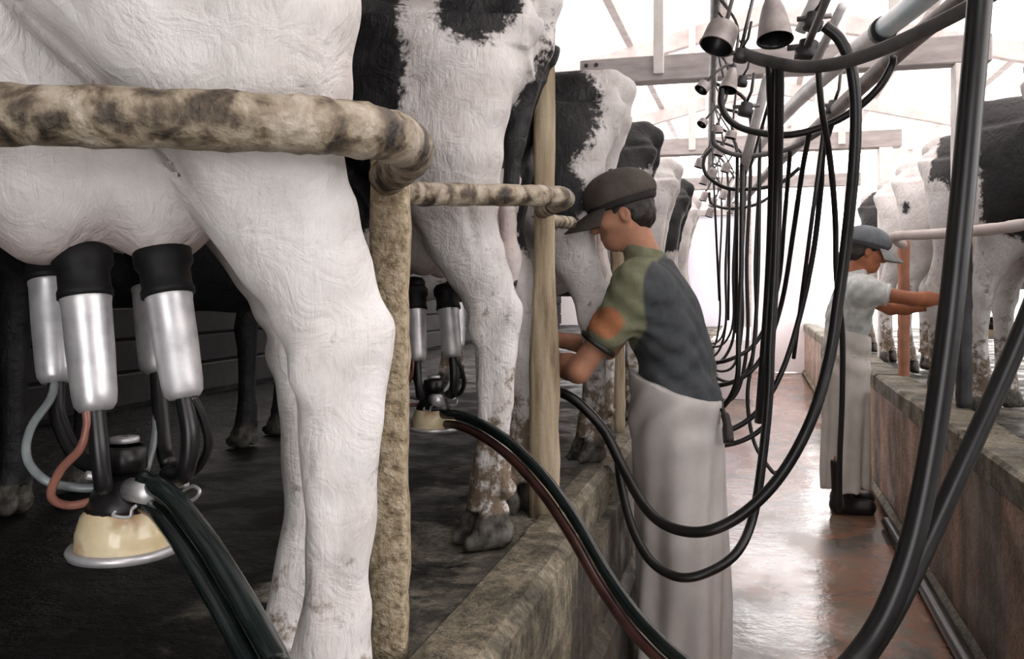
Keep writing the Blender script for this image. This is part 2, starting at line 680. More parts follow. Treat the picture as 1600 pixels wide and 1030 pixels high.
        idx[act] = np.arange(len(A))
        quads = []
        for ax in range(3):
            u, w = (ax + 1) % 3, (ax + 2) % 3
            sa = [slice(None)] * 3
            sb = [slice(None)] * 3
            sa[ax] = slice(0, -1)
            sb[ax] = slice(1, None)
            x = ins[tuple(sa)] != ins[tuple(sb)]
            E = np.stack(np.nonzero(x), 1)
            ok = (E[:, u] > 0) & (E[:, w] > 0) & (E[:, u] < v.shape[u] - 1) & (E[:, w] < v.shape[w] - 1)
            E = E[ok]
            du = np.zeros(3, int)
            du[u] = 1
            dw = np.zeros(3, int)
            dw[w] = 1
            g = lambda q: idx[q[:, 0], q[:, 1], q[:, 2]]
            q = np.stack([g(E - du - dw), g(E - dw), g(E), g(E - du)], 1)
            flip = ~ins[E[:, 0], E[:, 1], E[:, 2]]
            q[flip] = q[flip][:, ::-1]
            quads.append(q)
        return verts, np.concatenate(quads)


def smooth_interp(x, xs, ys):
    xs, ys = np.array(xs, float), np.array(ys, float)
    m = np.gradient(ys, xs)
    i = np.clip(np.searchsorted(xs, x) - 1, 0, len(xs) - 2)
    h = xs[i + 1] - xs[i]
    t = np.clip((x - xs[i]) / h, 0, 1)
    return ((2 * t ** 3 - 3 * t ** 2 + 1) * ys[i] + (t ** 3 - 2 * t ** 2 + t) * h * m[i]
            + (-2 * t ** 3 + 3 * t ** 2) * ys[i + 1] + (t ** 3 - t ** 2) * h * m[i + 1]).astype(np.float32)


def relax(verts, quads, it=2, lam=.5):
    v = verts.copy()
    e = np.concatenate([quads[:, [0, 1]], quads[:, [1, 2]], quads[:, [2, 3]], quads[:, [3, 0]]])
    e = np.concatenate([e, e[:, ::-1]])
    deg = np.bincount(e[:, 0], minlength=len(v)).astype(float)
    for _ in range(it):
        s = np.stack([np.bincount(e[:, 0], weights=v[e[:, 1], i], minlength=len(v)) for i in range(3)], 1)
        v += lam * (s / np.maximum(deg, 1)[:, None] - v)
    return v


def np_mesh(name, verts, quads, m, parent=None, attr=None, attr_name='coat'):
    me = bpy.data.meshes.new(name)
    nv, nq = len(verts), len(quads)
    me.vertices.add(nv)
    me.vertices.foreach_set('co', np.asarray(verts, np.float32).ravel())
    me.loops.add(nq * 4)
    me.loops.foreach_set('vertex_index', quads.astype(np.int32).ravel())
    me.polygons.add(nq)
    me.polygons.foreach_set('loop_start', np.arange(0, nq * 4, 4, dtype=np.int32))
    me.update(calc_edges=True)
    me.polygons.foreach_set('use_smooth', np.ones(nq, bool))
    me.materials.append(MATS[m] if isinstance(m, str) else m)
    if attr is not None:
        a = me.attributes.new(attr_name, 'FLOAT_COLOR', 'POINT')
        a.data.foreach_set('color', np.asarray(attr, np.float32).ravel())
    me.validate()
    o = bpy.data.objects.new(name, me)
    COL.objects.link(o)
    if parent:
        o.parent = parent
    return o

# ------------------------------------------------------------------ setting
ZL, ZR = .72, .74          # platform floors
XL, XR = -.43, .80         # pit walls
Y0, Y1 = -2.2, 15.0


def struct(name, mb, m, label, smooth=False):
    o = mb.build(name, m, None, smooth)
    o['kind'] = 'structure'
    o['label'] = label
    return o


def grid_slab(x0, x1, y0, y1, z, zbot, step, amp, seed):
    """slab whose top is gently uneven"""
    nx, ny = max(2, int((x1 - x0) / step)), max(2, int((y1 - y0) / step))
    r = np.random.default_rng(seed)
    ph = r.uniform(0, 6.28, 8)
    mb = MB()
    for j in range(ny + 1):
        for i in range(nx + 1):
            x, y = x0 + (x1 - x0) * i / nx, y0 + (y1 - y0) * j / ny
            dz = amp * (math.sin(3.1 * x + ph[0] + 1.3 * y) + math.sin(4.3 * y + ph[1] - 2 * x) + .5 * math.sin(11 * x + 7 * y + ph[2]) + .4 * math.sin(17 * y - 9 * x + ph[3]))
            mb.v.append((x, y, z + dz))
    W = nx + 1
    for j in range(ny):
        for i in range(nx):
            a = j * W + i
            mb.f.append((a, a + 1, a + W + 1, a + W))
    b = len(mb.v)
    ring = [i for i in range(W)] + [j * W + nx for j in range(1, ny + 1)] + [ny * W + i for i in range(nx - 1, -1, -1)] + [j * W for j in range(ny - 1, 0, -1)]
    for q in ring:
        v = mb.v[q]
        mb.v.append((v[0], v[1], zbot))
    N = len(ring)
    for i in range(N):
        mb.f.append((ring[(i + 1) % N], ring[i], b + i, b + (i + 1) % N))
    mb.f.append(tuple(b + i for i in range(N))[::-1])
    return mb


struct('floor', grid_slab(XL - .02, XR + .02, Y0, Y1, 0, -.15, .12, .0025, 1), 'pit_floor', 'wet concrete floor of the milking pit', True)
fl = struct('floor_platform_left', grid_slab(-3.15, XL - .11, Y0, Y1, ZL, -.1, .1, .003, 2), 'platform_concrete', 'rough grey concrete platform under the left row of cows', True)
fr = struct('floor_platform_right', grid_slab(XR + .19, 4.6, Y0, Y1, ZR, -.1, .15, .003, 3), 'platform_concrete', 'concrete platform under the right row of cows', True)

# left kerb: cast slabs of uneven height and set-back, each one piece
kroot = struct('wall_pit_left', MB().box((XL - .11, Y0, -.1), (XL - .015, Y1, .60), .0), 'wall_pit_dark', 'stained concrete wall on the left side of the pit')
ky = [Y0, -.9, .35, 2.16, 3.1, 4.2, 5.3, 6.4, 7.6, 8.8, 10.2, 12.0, Y1]
for i in range(len(ky) - 1):
    top = ZL + (.035 if ky[i] < 2.0 else .004 + .012 * (i % 2))
    off = .022 if ky[i] < 2.0 else -.05 + .012 * (i % 3)
    mb = MB().box((XL - .13 + off * .3, ky[i] + .006, .56), (XL + off, ky[i + 1] - .006, top), .022)
    mb.build('kerb_slab', 'kerb_concrete', kroot, False)
# ledge of old render part-way down the pit wall
MB().box((XL - .05, Y0, -.02), (XL + .022, Y1, .33), .03).build('wall_ledge', 'wall_pit_dark', kroot, False)

rroot = struct('wall_pit_right', MB().box((XR, Y0, -.1), (XR + .19, Y1, .69), .0), 'wall_stained', 'reddish stained concrete wall on the right side of the pit')
ky = [Y0, -1, .2, 1.4, 2.65, 3.9, 5.1, 6.4, 7.6, 8.9, 10.4, 12.2, Y1]
for i in range(len(ky) - 1):
    MB().box((XR - .012 - .006 * (i % 2), ky[i] + .003, .66), (XR + .20, ky[i + 1] - .003, .772 + .005 * (i % 3)), .015).build('kerb_slab', 'kerb_concrete', rroot, False)
MB().box((XR - .035, Y0, -.02), (XR + .02, Y1, .05), .03).build('wall_skirting', 'kerb_concrete', rroot, False)

# left outer wall: dark boards between posts
lw = struct('wall_left', MB().box((-3.3, Y0, 0), (-3.19, Y1, 1.95), 0), 'wall_dark', 'black stained wall behind the left cows')
for k in range(7):
    MB().box((-3.195, Y0, .74 + k * .172), (-3.155 - .006 * (k % 2), Y1, .74 + k * .172 + .16), .008).build('wall_board', 'wall_dark', lw, False)
lu = struct('wall_left_blocker', MB().box((-3.28, Y0, 1.95), (-3.2, 4.2, 3.25), 0), 'wall_dark', 'added dark upper wall on the left, shutting out light near the camera')  # added to close off side light over the nearest left cows
for k in range(7):
    MB().box((-3.205, Y0, 1.96 + k * .182), (-3.17 - .006 * (k % 2), 4.2, 1.96 + k * .182 + .17), .008).build('wall_board', 'wall_dark', lu, False)
wf = MB()  # end wall added out of view to cut light from behind the camera
wf.box((-3.28, Y0 - .12, 0), (XL - .2, Y0, 3.4))
wf.box((XL - .2, Y0 - .12, 2.3), (XR + .2, Y0, 3.9))
wf.box((XR + .2, Y0 - .12, 0), (4.7, Y0, 3.2))
struct('wall_front_blocker', wf, 'wall_dark', 'added dark end wall behind the camera, blocking light except above the pit')
rw = struct('wall_right', MB().box((4.55, Y0, 0), (4.7, Y1, 1.5), 0), 'end_wall', 'low whitewashed wall behind the right cows')

# far end wall with a pale door opening
ew = MB()
ew.box((-4.8, Y1, 0), (-1.05, Y1 + .15, 2.2))
ew.box((-.1, Y1, 0), (.9, Y1 + .15, 2.55))
ew.box((-1.05, Y1, 2.55), (.9, Y1 + .15, 2.75))
struct('wall_back', ew, 'end_wall', 'whitewashed wall at the far end of the parlour')
d1 = struct('door_1', MB().box((-1.05, Y1 + .05, 0), (-.1, Y1 + .1, 2.55)), 'door_pale', 'pale lilac door in the far wall')
for (a, b) in (((-1.13, Y1 - .03, 0), (-1.03, Y1 + .02, 2.63)), ((-.12, Y1 - .03, 0), (-.02, Y1 + .02, 2.63)), ((-1.03, Y1 - .03, 2.53), (-.12, Y1 + .02, 2.63))):
    MB().box(a, b, .01).build('door_frame', 'timber', d1, False)
st = struct('floor_step_far', MB().box((XL - .06, 11.2, 0), (-.02, Y1, .72)), 'end_wall', 'whitewashed steps at the far end of the pit')

# roof: translucent ribbed sheets on rafters and purlins
RX, RZ, EX, EZ = .15, 3.95, 4.9, 2.75
for side, nm in ((-1, 'ceiling_left'), (1, 'ceiling_right')):
    mb = MB()
    nrib = 116
    for j in range(nrib + 1):
        y = Y0 - .3 + (Y1 + .6 - Y0) * j / nrib
        dz = .016 * (1 if j % 2 else -1)
        mb.v += [(RX, y, RZ + .06 + dz), (RX + side * EX, y, EZ + .06 + dz)]
    for j in range(nrib):
        a = 2 * j
        mb.f.append((a, a + 1, a + 3, a + 2) if side > 0 else (a, a + 2, a + 3, a + 1))
    if side < 0:                                     # near sheets, out of view, made opaque to darken the left cows
        near = MB()
        near.v = list(mb.v)
        cut_y = 5.0
        near.f = [f for f in mb.f if max(mb.v[i][1] for i in f) < cut_y]
        mb.f = [f for f in mb.f if max(mb.v[i][1] for i in f) >= cut_y]
        struct('ceiling_left_blocker', near, 'roof_blocker', 'unseen opaque roof sheets added to darken the nearest left cows')
    o = struct(nm, mb, 'roof_sheet', 'pale translucent ribbed roof sheets on the %s slope' % ('left' if side < 0 else 'right'))
    for k in range(6):
        f = .08 + k * .175
        x, z = RX + side * EX * f, RZ + (EZ - RZ) * f
        MB().box((x - .035, Y0, z - .05), (x + .035, Y1, z + .035), .004).build('purlin', 'timber_pale', o, False)
    for k in range(6):
        y = -.65 + 3.0 * k
        sl = Vector((side * EX, 0, EZ - RZ))
        L = sl.length
        sl.normalize()
        bs = Matrix((sl, Vector((0, 1, 0)), sl.cross(Vector((0, 1, 0))))).transposed()
        up = 1 if bs.col[2].z > 0 else -1
        mb = MB().box((0, -.04, -.21 if up > 0 else .05), (L, .04, -.05 if up > 0 else .21), .006, bs, (RX, y, RZ))
        mb.build('rafter', 'timber_pale', o, False)

# timber frames straddling the pit
for i, y in enumerate((-.65, 2.35, 5.35, 8.35, 11.35)):
    fr_ = empty('timber_frame', (0, y, 0))
    where = ['behind the camera', 'above the nearest cows', 'nearest of the frames seen whole over the pit', 'second of the frames seen over the pit', 'farthest over the pit'][i]
    tag(fr_, 'grey timber cross beam on two posts, ' + where, 'roof frame', 'timber frames over the pit')
    MB().box((-1.0, -.06, 2.565), (1.24, .06, 2.715), .006).build('cross_beam', 'timber', fr_, False)
    xl = -.93
    if i != 1:
        MB().box((xl - .05, -.055, ZL), (xl + .05, .055, 2.565), .006).build('post', 'timber', fr_, False)
    MB().box((1.055, -.06, ZR), (1.165, .06, 2.565), .006).build('post', 'post_white', fr_, False)
    MB().box((-.56, -.085, 2.60), (-.50, -.06, 3.78), .004).build('hanger', 'post_white', fr_, False)
    MB().box((.72, -.085, 2.60), (.78, -.06, 3.72), .004).build('hanger', 'post_white', fr_, False)
    for bx in (-.96, -.90):
        for bz in (2.60, 2.68):
            MB().lathe([(0, .012), (.011, .010), (.013, 0)], (bx, -.06, bz), (0, -1, 0), 8).build('bolt', 'dark_metal', fr_, False)

# ------------------------------------------------------------------ cows
H1 = Vector((-.83, -.558, 0)).normalized()
HL = Vector((-1, -.05, 0)).normalized()
HR = Vector((.86, -.51, 0)).normalized()


def smoothstep(a, b, x):
    t = np.clip((x - a) / (b - a), 0, 1)
    return t * t * (3 - 2 * t)


def cow_field(h, detail):
    F = Field((-.30, -.46, -.012), (2.52, .46, 1.60), h)
    LEG = Field((-.30, -.46, -.012), (.60, .46, 1.60), h)
    # trunk
    F.xtube([-.08, .0, .15, .35, .60, .90, 1.20, 1.42, 1.56, 1.66],
            [1.27, 1.23, 1.19, 1.09, 1.00, .985, 1.00, 1.04, 1.10, 1.13],
            [.10, .18, .22, .315, .405, .425, .405, .35, .25, .14],
            [.12, .165, .195, .245, .325, .365, .33, .25, .18, .11], 0, 2.25)
    F.cap((-.04, 0, 1.385), (1.35, 0, 1.395), .045, .055, .10)             # spine
    for s in (1, -1):
        F.ell((.44, s * .235, 1.36), (.07, .045, .05), .07)                # hook bone
        F.ell((-.07, s * .125, 1.285), (.045, .04, .05), .06)             # pin bone
        F.cap((.44, s * .235, 1.36), (.05, s * .19, 1.16), .035, .05, .08)
        # hind leg: thigh, gaskin, hock, shank as one column of ellipses, in a field of its own
        yo = s * .165
        LEG.ztube([.085, .13, .17, .21, .28, .36, .43, .49, .545, .60, .66, .73, .80, .88, .97, 1.07, 1.17, 1.27],
                  [.008, .003, -.006, -.009, -.014, -.017, -.016, -.012, -.006, .010, .038, .070, .092, .122, .160, .178, .165, .15],
                  [yo] * 12 + [s * .170, s * .180, s * .186, s * .178, s * .162, s * .14],
                  [.047, .045, .048, .041, .038, .039, .044, .050, .055, .062, .076, .092, .115, .152, .204, .235, .225, .20],
                  [.040, .037, .039, .032, .028, .028, .032, .037, .040, .042, .052, .066, .082, .102, .118, .124, .115, .09], .04, 2.35)
        LEG.cap((-.046, yo, .48), (-.062, yo, .575), .020, .021, .030)     # point of hock
        LEG.cap((-.060, yo, .585), (-.006, yo, .76), .013, .020, .022)     # tendon
        LEG.ell((.020, yo + s * .032, .535), (.022, .014, .045), .03)
        LEG.cap((.012, yo + s * .020, .20), (.006, yo + s * .020, .44), .009, .011, .02)
        LEG.cap((-.038, yo, .20), (-.046, yo, .46), .011, .014, .02)
        for c in (1, -1):                                                  # claws
            tx, ty = .74, s * .67                                          # toes turned out
            nx_, ny_ = -ty, tx
            at_ = lambda f, z_: (f * tx + c * .033 * nx_, yo + f * ty + c * .033 * ny_, z_)
            LEG.cap(at_(-.012, .036), at_(.066, .020), .040, .020, .005, ((nx_, ny_, 0), .66))
            LEG.cap(at_(-.005, .085), at_(.024, .050), .034, .036, .006, ((nx_, ny_, 0), .72))
            LEG.ell((-.05, yo + c * .022, .135), (.016, .014, .02), .012)  # dew claw
        # shoulder and fore leg
        F.ell((1.40, s * .20, 1.05), (.17, .10, .28), .08)
        F.ztube([.085, .14, .20, .30, .40, .46, .54, .66, .80, .95],
                [1.37, 1.36, 1.36, 1.36, 1.36, 1.365, 1.355, 1.35, 1.36, 1.38],
                [s * .15] * 10, [.045, .042, .036, .036, .042, .048, .045, .062, .095, .13],
                [.040, .040, .034, .032, .038, .042, .044, .055, .075, .09], .06)
        for c in (1, -1):
            yc = s * .15 + c * .029
            F.cap((1.36, yc, .034), (1.42, yc, .022), .037, .022, .012, ((0, 1, 0), .7))
            F.cap((1.36, yc, .08), (1.38, yc, .05), .034, .036, .012, ((0, 1, 0), .75))
        # udder quarters
        F.ell((.190, s * .082, .765), (.082, .088, .108), .04)
        F.ell((.312, s * .085, .765), (.092, .088, .112), .04)
        if not detail:                                                     # teats (inside the cups on the near cows)
            F.cap((.190, s * .088, .68), (.190, s * .09, .635), .020, .015, .015)
            F.cap((.295, s * .09, .675), (.295, s * .092, .63), .020, .015, .015)
        # ears
        F.ell((1.985, s * .20, 1.37), (.03, .10, .05), .02)
        F.ell((1.97, s * .145, 1.335), (.012, .05, .025), .015)
        F.ell((2.09, s * .085, 1.30), (.03, .02, .025), .02)
    F.ell((.29, 0, .87), (.22, .15, .15), .05)                            # udder body
    F.ell((.47, 0, .865), (.19, .14, .10), .09)                            # fore udder into belly
    # the thigh folds into the flank above but stands clear of the udder below
    nl = LEG.v.shape[0]
    KK = (.014 + .085 * smoothstep(.98, 1.14, LEG.ax[2]))[None, None, :].astype(np.float32)
    va = F.v[:nl]
    hh = np.maximum(KK - np.abs(va - LEG.v), 0) / KK
    F.v[:nl] = np.minimum(va, LEG.v) - hh * hh * KK * .25
    # neck, head
    F.chain([(1.45, 0, 1.17), (1.70, 0, 1.22), (1.93, 0, 1.30)], [.25, .17, .115], .10, ((0, 1, 0), .68))
    F.chain([(1.97, 0, 1.31), (2.12, 0, 1.245), (2.30, 0, 1.13)], [.125, .105, .072], .05, ((0, 1, 0), .82))
    F.ell((2.325, 0, 1.115), (.06, .075, .06), .04)
    F.chain([(1.45, 0, .74), (1.62, 0, .90), (1.75, 0, 1.02)], [.06, .07, .05], .10, ((0, 1, 0), .5))
    # tail
    F.chain([(-.06, 0, 1.40), (-.11, 0, 1.37), (-.095, 0, 1.25), (-.03, 0, 1.0), (-.01, .0, .80)], [.05, .04, .032, .024, .018], .035)
    F.chain([(-.01, .0, .82), (-.01, .0, .70), (-.01, .0, .52)], [.02, .034, .012], .02)
    if detail:
        def wr(X, Y, Z):
            w = .0018 * np.sin(38 * X + 21 * Z + 3 * np.sin(14 * Z + 7 * Y)) + .0015 * np.sin(27 * Z - 31 * X + 2 * np.sin(17 * X))
            w = w + .0013 * np.sin(70 * Z + 25 * X + 2.5 * np.sin(21 * X + 9 * Z))
            return (w + 0 * Y).astype(np.float32)
        F.wrinkle(wr, (-.3, -.46, .15), (1.0, .46, 1.2))

        def line_dist(X, Z, pts):
            d = None
            for (x0, z0), (x1, z1) in zip(pts[:-1], pts[1:]):
                ex, ez = x1 - x0, z1 - z0
                t = np.clip(((X - x0) * ex + (Z - z0) * ez) / (ex * ex + ez * ez), 0, 1)
                q = np.sqrt((X - x0 - t * ex) ** 2 + (Z - z0 - t * ez) ** 2)
                d = q if d is None else np.minimum(d, q)
            return d
        sm = lambda pts: [(p.x, p.z) for p in spline([(x, 0, z) for x, z in pts], 4)]
        # skin lines seen on the flank, thigh and udder: (points, offset, width, taper towards the body's middle)
        lines = [([(.49, 1.10), (.42, 1.02), (.338, .935), (.248, .855), (.182, .785), (.150, .735), (.13, .69)], .020, .0075), ([(.35, 1.02), (.30, .96), (.25, .90), (.215, .855)], .009, .007),
                 ([(.40, 1.08), (.34, 1.02), (.28, .945)], .006, .009), ([(.28, .90), (.22, .84), (.18, .80)], .0035, .006),
                 ([(.035, .84), (.022, .74), (-.005, .65)], .0055, .009), ([(.10, .62), (.06, .60), (.02, .61)], .003, .006), ([(.10, .57), (.05, .545), (.0, .555)], .003, .006),
                 ([(.60, .91), (.50, .88), (.43, .86), (.39, .81), (.36, .76)], -.012, .009), ([(.33, .87), (.30, .82), (.285, .77), (.29, .72)], -.010, .008),
                 ([(.52, .83), (.45, .80), (.40, .76)], -.010, .008), ([(.27, .84), (.245, .79), (.24, .74)], .006, .008), ([(.44, .90), (.36, .88), (.30, .88)], -.008, .008)]
        for pts, amp, wd in lines:
            pts = sm(pts)
            xs, zs = [p[0] for p in pts], [p[1] for p in pts]
            lo, hi = (min(xs) - .04, -.46, min(zs) - .04), (max(xs) + .04, .46, max(zs) + .04)
            F.wrinkle(lambda X, Y, Z: (amp * np.exp(-(line_dist(X, Z, pts) / wd) ** 2) * (1 - np.exp(-((X - pts[-1][0]) ** 2 + (Z - pts[-1][1]) ** 2) / .075 ** 2)) * (np.abs(Y) > .03)).astype(np.float32), lo, hi)
    v, q = F.mesh()
    return relax(v, q, 1, .5), q


COWV = {'near': cow_field(.0066, True), 'far': cow_field(.0155, False)}


def coat(v, blacks, whites, mud=1.0, shade_fore=False):
    x, y, z = v[:, 0], v[:, 1], v[:, 2]
    p = np.full(len(v), -1.0)
    E = lambda e: 1 - np.sqrt(((x - e[0]) / e[3]) ** 2 + ((y - e[1]) / e[4]) ** 2 + ((z - e[2]) / e[5]) ** 2)
    for e in blacks:
        p = np.maximum(p, E(e) * min(e[3:]) / .12)
    for e in whites:
        p = np.minimum(p, -E(e) * min(e[3:]) / .12)
    ud = 1 - np.sqrt(((x - .29) / .40) ** 2 + (y / .24) ** 2 + ((z - .74) / .20) ** 2)
    pink = smoothstep(-.05, .25, ud) * smoothstep(.17, .10, np.abs(y)) * (z > .6)
    inner = smoothstep(.15, .10, np.abs(y)) * smoothstep(.55, .7, z) * smoothstep(1.0, .9, z) * (x < .5) * ((x > .04) | (np.abs(y) > .065))
    pink = np.maximum(pink, inner * .7)
    p = np.where(pink > .3, np.minimum(p, .5 - pink * 2), p)
    sock = np.where(z < .45, np.minimum(p, (z - .3) / .2), p)
    p = np.where((x > .8) & shade_fore, np.maximum(p, .6), sock)  # fore part blackened: under-cow darkness painted into the coat
    horn = smoothstep(.092, .082, z) + ((x > 2.33) * .9)
    m = mud * np.maximum(smoothstep(.60, .12, z), .45 * smoothstep(1.0, .6, z))
    return np.stack([np.clip(.5 + .5 * p, 0, 1), pink, np.clip(horn, 0, 1), np.clip(m, 0, 1)], 1)


def make_cow(origin, heading, lod, blacks, whites, label, group, scale=1.0, z=ZL, mud=1.0, shade_fore=False):
    v, q = COWV[lod]
    o = np_mesh('cow', v, q, 'cow_coat', attr=coat(v, blacks, whites, mud, shade_fore))
    o.location = (origin[0], origin[1], z + .004)
    o.rotation_euler = (0, 0, math.atan2(heading.y, heading.x))
    o.scale = (scale, scale, scale)
    tag(o, label, 'cow', group)
    return o


GL, GR = 'cows in the left row', 'cows in the right row'
TAIL = (-.06, 0, 1.0, .09, .05, .42)
ALLB = (.9, 0, 1.1, 1.7, 2, .8)
COW1, COW2, COW3 = (-.588, 1.117), (-.630, 2.259), (-.575, 3.36)
make_cow(COW1, H1, 'near', [(1.75, 0, 1.3, .35, .6, .5), (1.15, 0, 1.45, .3, .5, .22)], [], 'white cow nearest the camera, big hind leg and udder in front', GL, mud=.55)
make_cow(COW2, HL, 'near', [(1.02, 0, 1.12, .86, 2, .62), (.02, .2, 1.42, .12, .3, .22), (.5, 0, 1.5, .9, 2, .15), (0, -.25, 1.15, .3, .2, .5), TAIL], [(2.2, 0, 1.2, .2, .12, .3)],
         'black cow with a white thigh and white hind leg behind the rough short post', GL, mud=1.0, shade_fore=True)
make_cow(COW3, HL, 'far', [(.75, 0, 1.25, .80, 2, .42), (.10, .2, .95, .1, .3, .12)], [(2.2, 0, 1.2, .2, .12, .3)], 'black cow with a white rump in front of the worker in the brown cap', GL, shade_fore=True)
make_cow((-.575, 4.45), HL, 'far', [(.5, 0, 1.42, .9, 2, .3), TAIL], [], 'cow with a black rump just above the brown cap', GL)
make_cow((-.575, 5.74), HL, 'far', [(1.2, 0, 1.2, .5, 2, .5)], [], 'mostly white cow hidden behind the brown cap, fifth in the left row', GL)
make_cow((-.575, 6.84), HL, 'far', [ALLB], [(0, 0, .6, .2, 1, .3)], 'black cow far down the left row, sixth from the camera', GL)
make_cow((-.575, 7.9), HL, 'far', [(.6, 0, 1.3, .4, 2, .3)], [], 'white cow at the far end of the left row', GL)

make_cow((1.16, 3.80), HR, 'far', [(.02, -.2, 1.14, .05, .3, .06), (1.3, 0, 1.2, .5, 2, .5)], [], 'white cow with one black spot at the right edge', GR, z=ZR, scale=1.06)
make_cow((1.16, 4.90), HR, 'far', [(.7, 0, 1.2, .9, 2, .52), TAIL], [(-.05, -.1, 1.0, .10, .3, .3)], 'black bodied cow behind the steel hose and right rail', GR, z=ZR, scale=1.06)
make_cow((1.16, 5.96), HR, 'far', [(.55, 0, 1.3, .62, 2, .40)], [(.02, -.2, .95, .14, .3, .22), (-.10, -.1, 1.2, .09, .3, .3)], 'white legged cow with a black saddle the second worker reaches for', GR, z=ZR, scale=1.06)
make_cow((1.16, 7.03), HR, 'far', [(.03, -.2, 1.1, .03, .3, .04), (1.1, 0, 1.3, .3, 2, .3)], [], 'white cow standing just behind the blue-grey cap', GR, z=ZR, scale=1.06)
make_cow((1.16, 8.03), HR, 'far', [(1.0, 0, 1.1, .4, 2, .5)], [], 'white cow beyond the second worker, fifth in the right row', GR, z=ZR, scale=1.06)
make_cow((1.16, 9.2), HR, 'far', [(.2, 0, 1.2, .35, 2, .3)], [], 'small black and white cow at the far end of the right row', GR, z=ZR, scale=1.06)

# ------------------------------------------------------------------ rump rails and posts
def rail(name, pts, r, label, m='rail', group='rump rails', base=None, sub=8):
    sp = spline(pts, sub)
    rs = [r * (1 + .035 * math.sin(i * .9) + .03 * math.sin(i * 2.3 + 1)) for i in range(len(sp))]
    rs[0] *= .8
    rs[-1] *= .8
    o = MB().tube(sp, rs, 18).build(name, m)
    return tag(o, label, 'rail', group)


rail('rump_rail', PP([(-420, 172, .86), (-150, 176, .86), (0, 179, .87), (200, 184, .885), (400, 191, .91), (520, 198, .95), (600, 211, 1.02), (636, 226, 1.12), (640, 243, 1.24), (622, 262, 1.38), (604, 277, 1.5)]),
     .0305, 'thick muddy rail curving in front of the nearest cow')
rail('rump_rail', PP([(604, 300, 1.56), (660, 303, 1.66), (720, 304, 1.76), (800, 305, 1.85), (855, 306, 1.93), (880, 308, 2.03), (880, 314, 2.18), (862, 322, 2.35), (846, 330, 2.46)]),
     .0225, 'shorter muddy rail across the second cow ending near the brown cap')
rail('rump_rail', PP([(854, 346, 2.53), (866, 346, 2.62), (880, 347, 2.72), (893, 348, 2.80)]), .019, 'dark stub of rail behind the peak of the brown cap')


def post(name, px, d, w, ztop, m, label, zb=ZL, wob=0.004, foot=0.0):
    c = P(px, 450, d)
    mb = MB()
    n = 24
    r = np.random.default_rng(int(px))
    for i in range(n + 1):
        z = zb + (ztop - zb) * i / n
        q = w / 2 + r.uniform(-wob, wob) * .5 + foot * w * float(1 - smoothstep(1.15, 1.4, np.array(z)))
        b = q * .22
        ox, oy = r.uniform(-wob, wob, 2) * .4
        for (sx, sy) in ((-1, -1), (1, -1), (1, 1), (-1, 1)):
            e = [(sx * (q - b), sy * q), (sx * q, sy * (q - b))]
            if sx * sy > 0:
                e = e[::-1]
            for (x, y) in e:
                xx, yy = CS * x - SN * y, SN * x + CS * y
                mb.v.append((xx + ox, yy + oy, z - zb))
    for i in range(n):
        for k in range(8):
            a, b2 = i * 8 + k, i * 8 + (k + 1) % 8
            mb.f.append((a, b2, b2 + 8, a + 8))
    mb.f.append(tuple(range(8))[::-1])
    mb.f.append(tuple(n * 8 + k for k in range(8)))
    o = mb.build(name, m)
    o.location = (c.x, c.y, zb)
    return tag(o, label, 'post', 'rail posts')


post('rail_post', 610, 1.52, .062, 1.60, 'post_rough', 'short rough beige post between the first two cows')
post('rail_post', 850, 2.47, .058, 2.75, 'post_wood', 'tall worn wooden post behind the second cow', foot=.2)
post('rail_post', 965, 3.9, .06, 1.7, 'post_wood', 'wooden post mostly hidden behind the worker in the brown cap')
# right row rails
rr = [P(1440, 367, 4.6), P(1500, 363, 4.15), P(1560, 357, 3.92), P(1600, 351, 3.72), P(1700, 338, 3.4), P(1850, 320, 3.1)]
rail('rump_rail', [P(1412, 384, 4.95), P(1398, 370, 4.85)] + rr, .026, 'pale rail on the right, beside the second worker', 'timber_pale')
post('rail_post', 1506, 4.25, .058, 1.61, 'dark_metal', 'dark steel post on the right kerb under the pale rail', .775)
post('rail_post', 1412, 5.9, .06, 1.66, 'brick_red', 'slim reddish post between the white legs beyond the second worker', ZR)

# ------------------------------------------------------------------ milking clusters
def frame(origin, heading, z):
    return Matrix.Translation((origin[0], origin[1], z)) @ Matrix.Rotation(math.atan2(heading.y, heading.x), 4, 'Z')


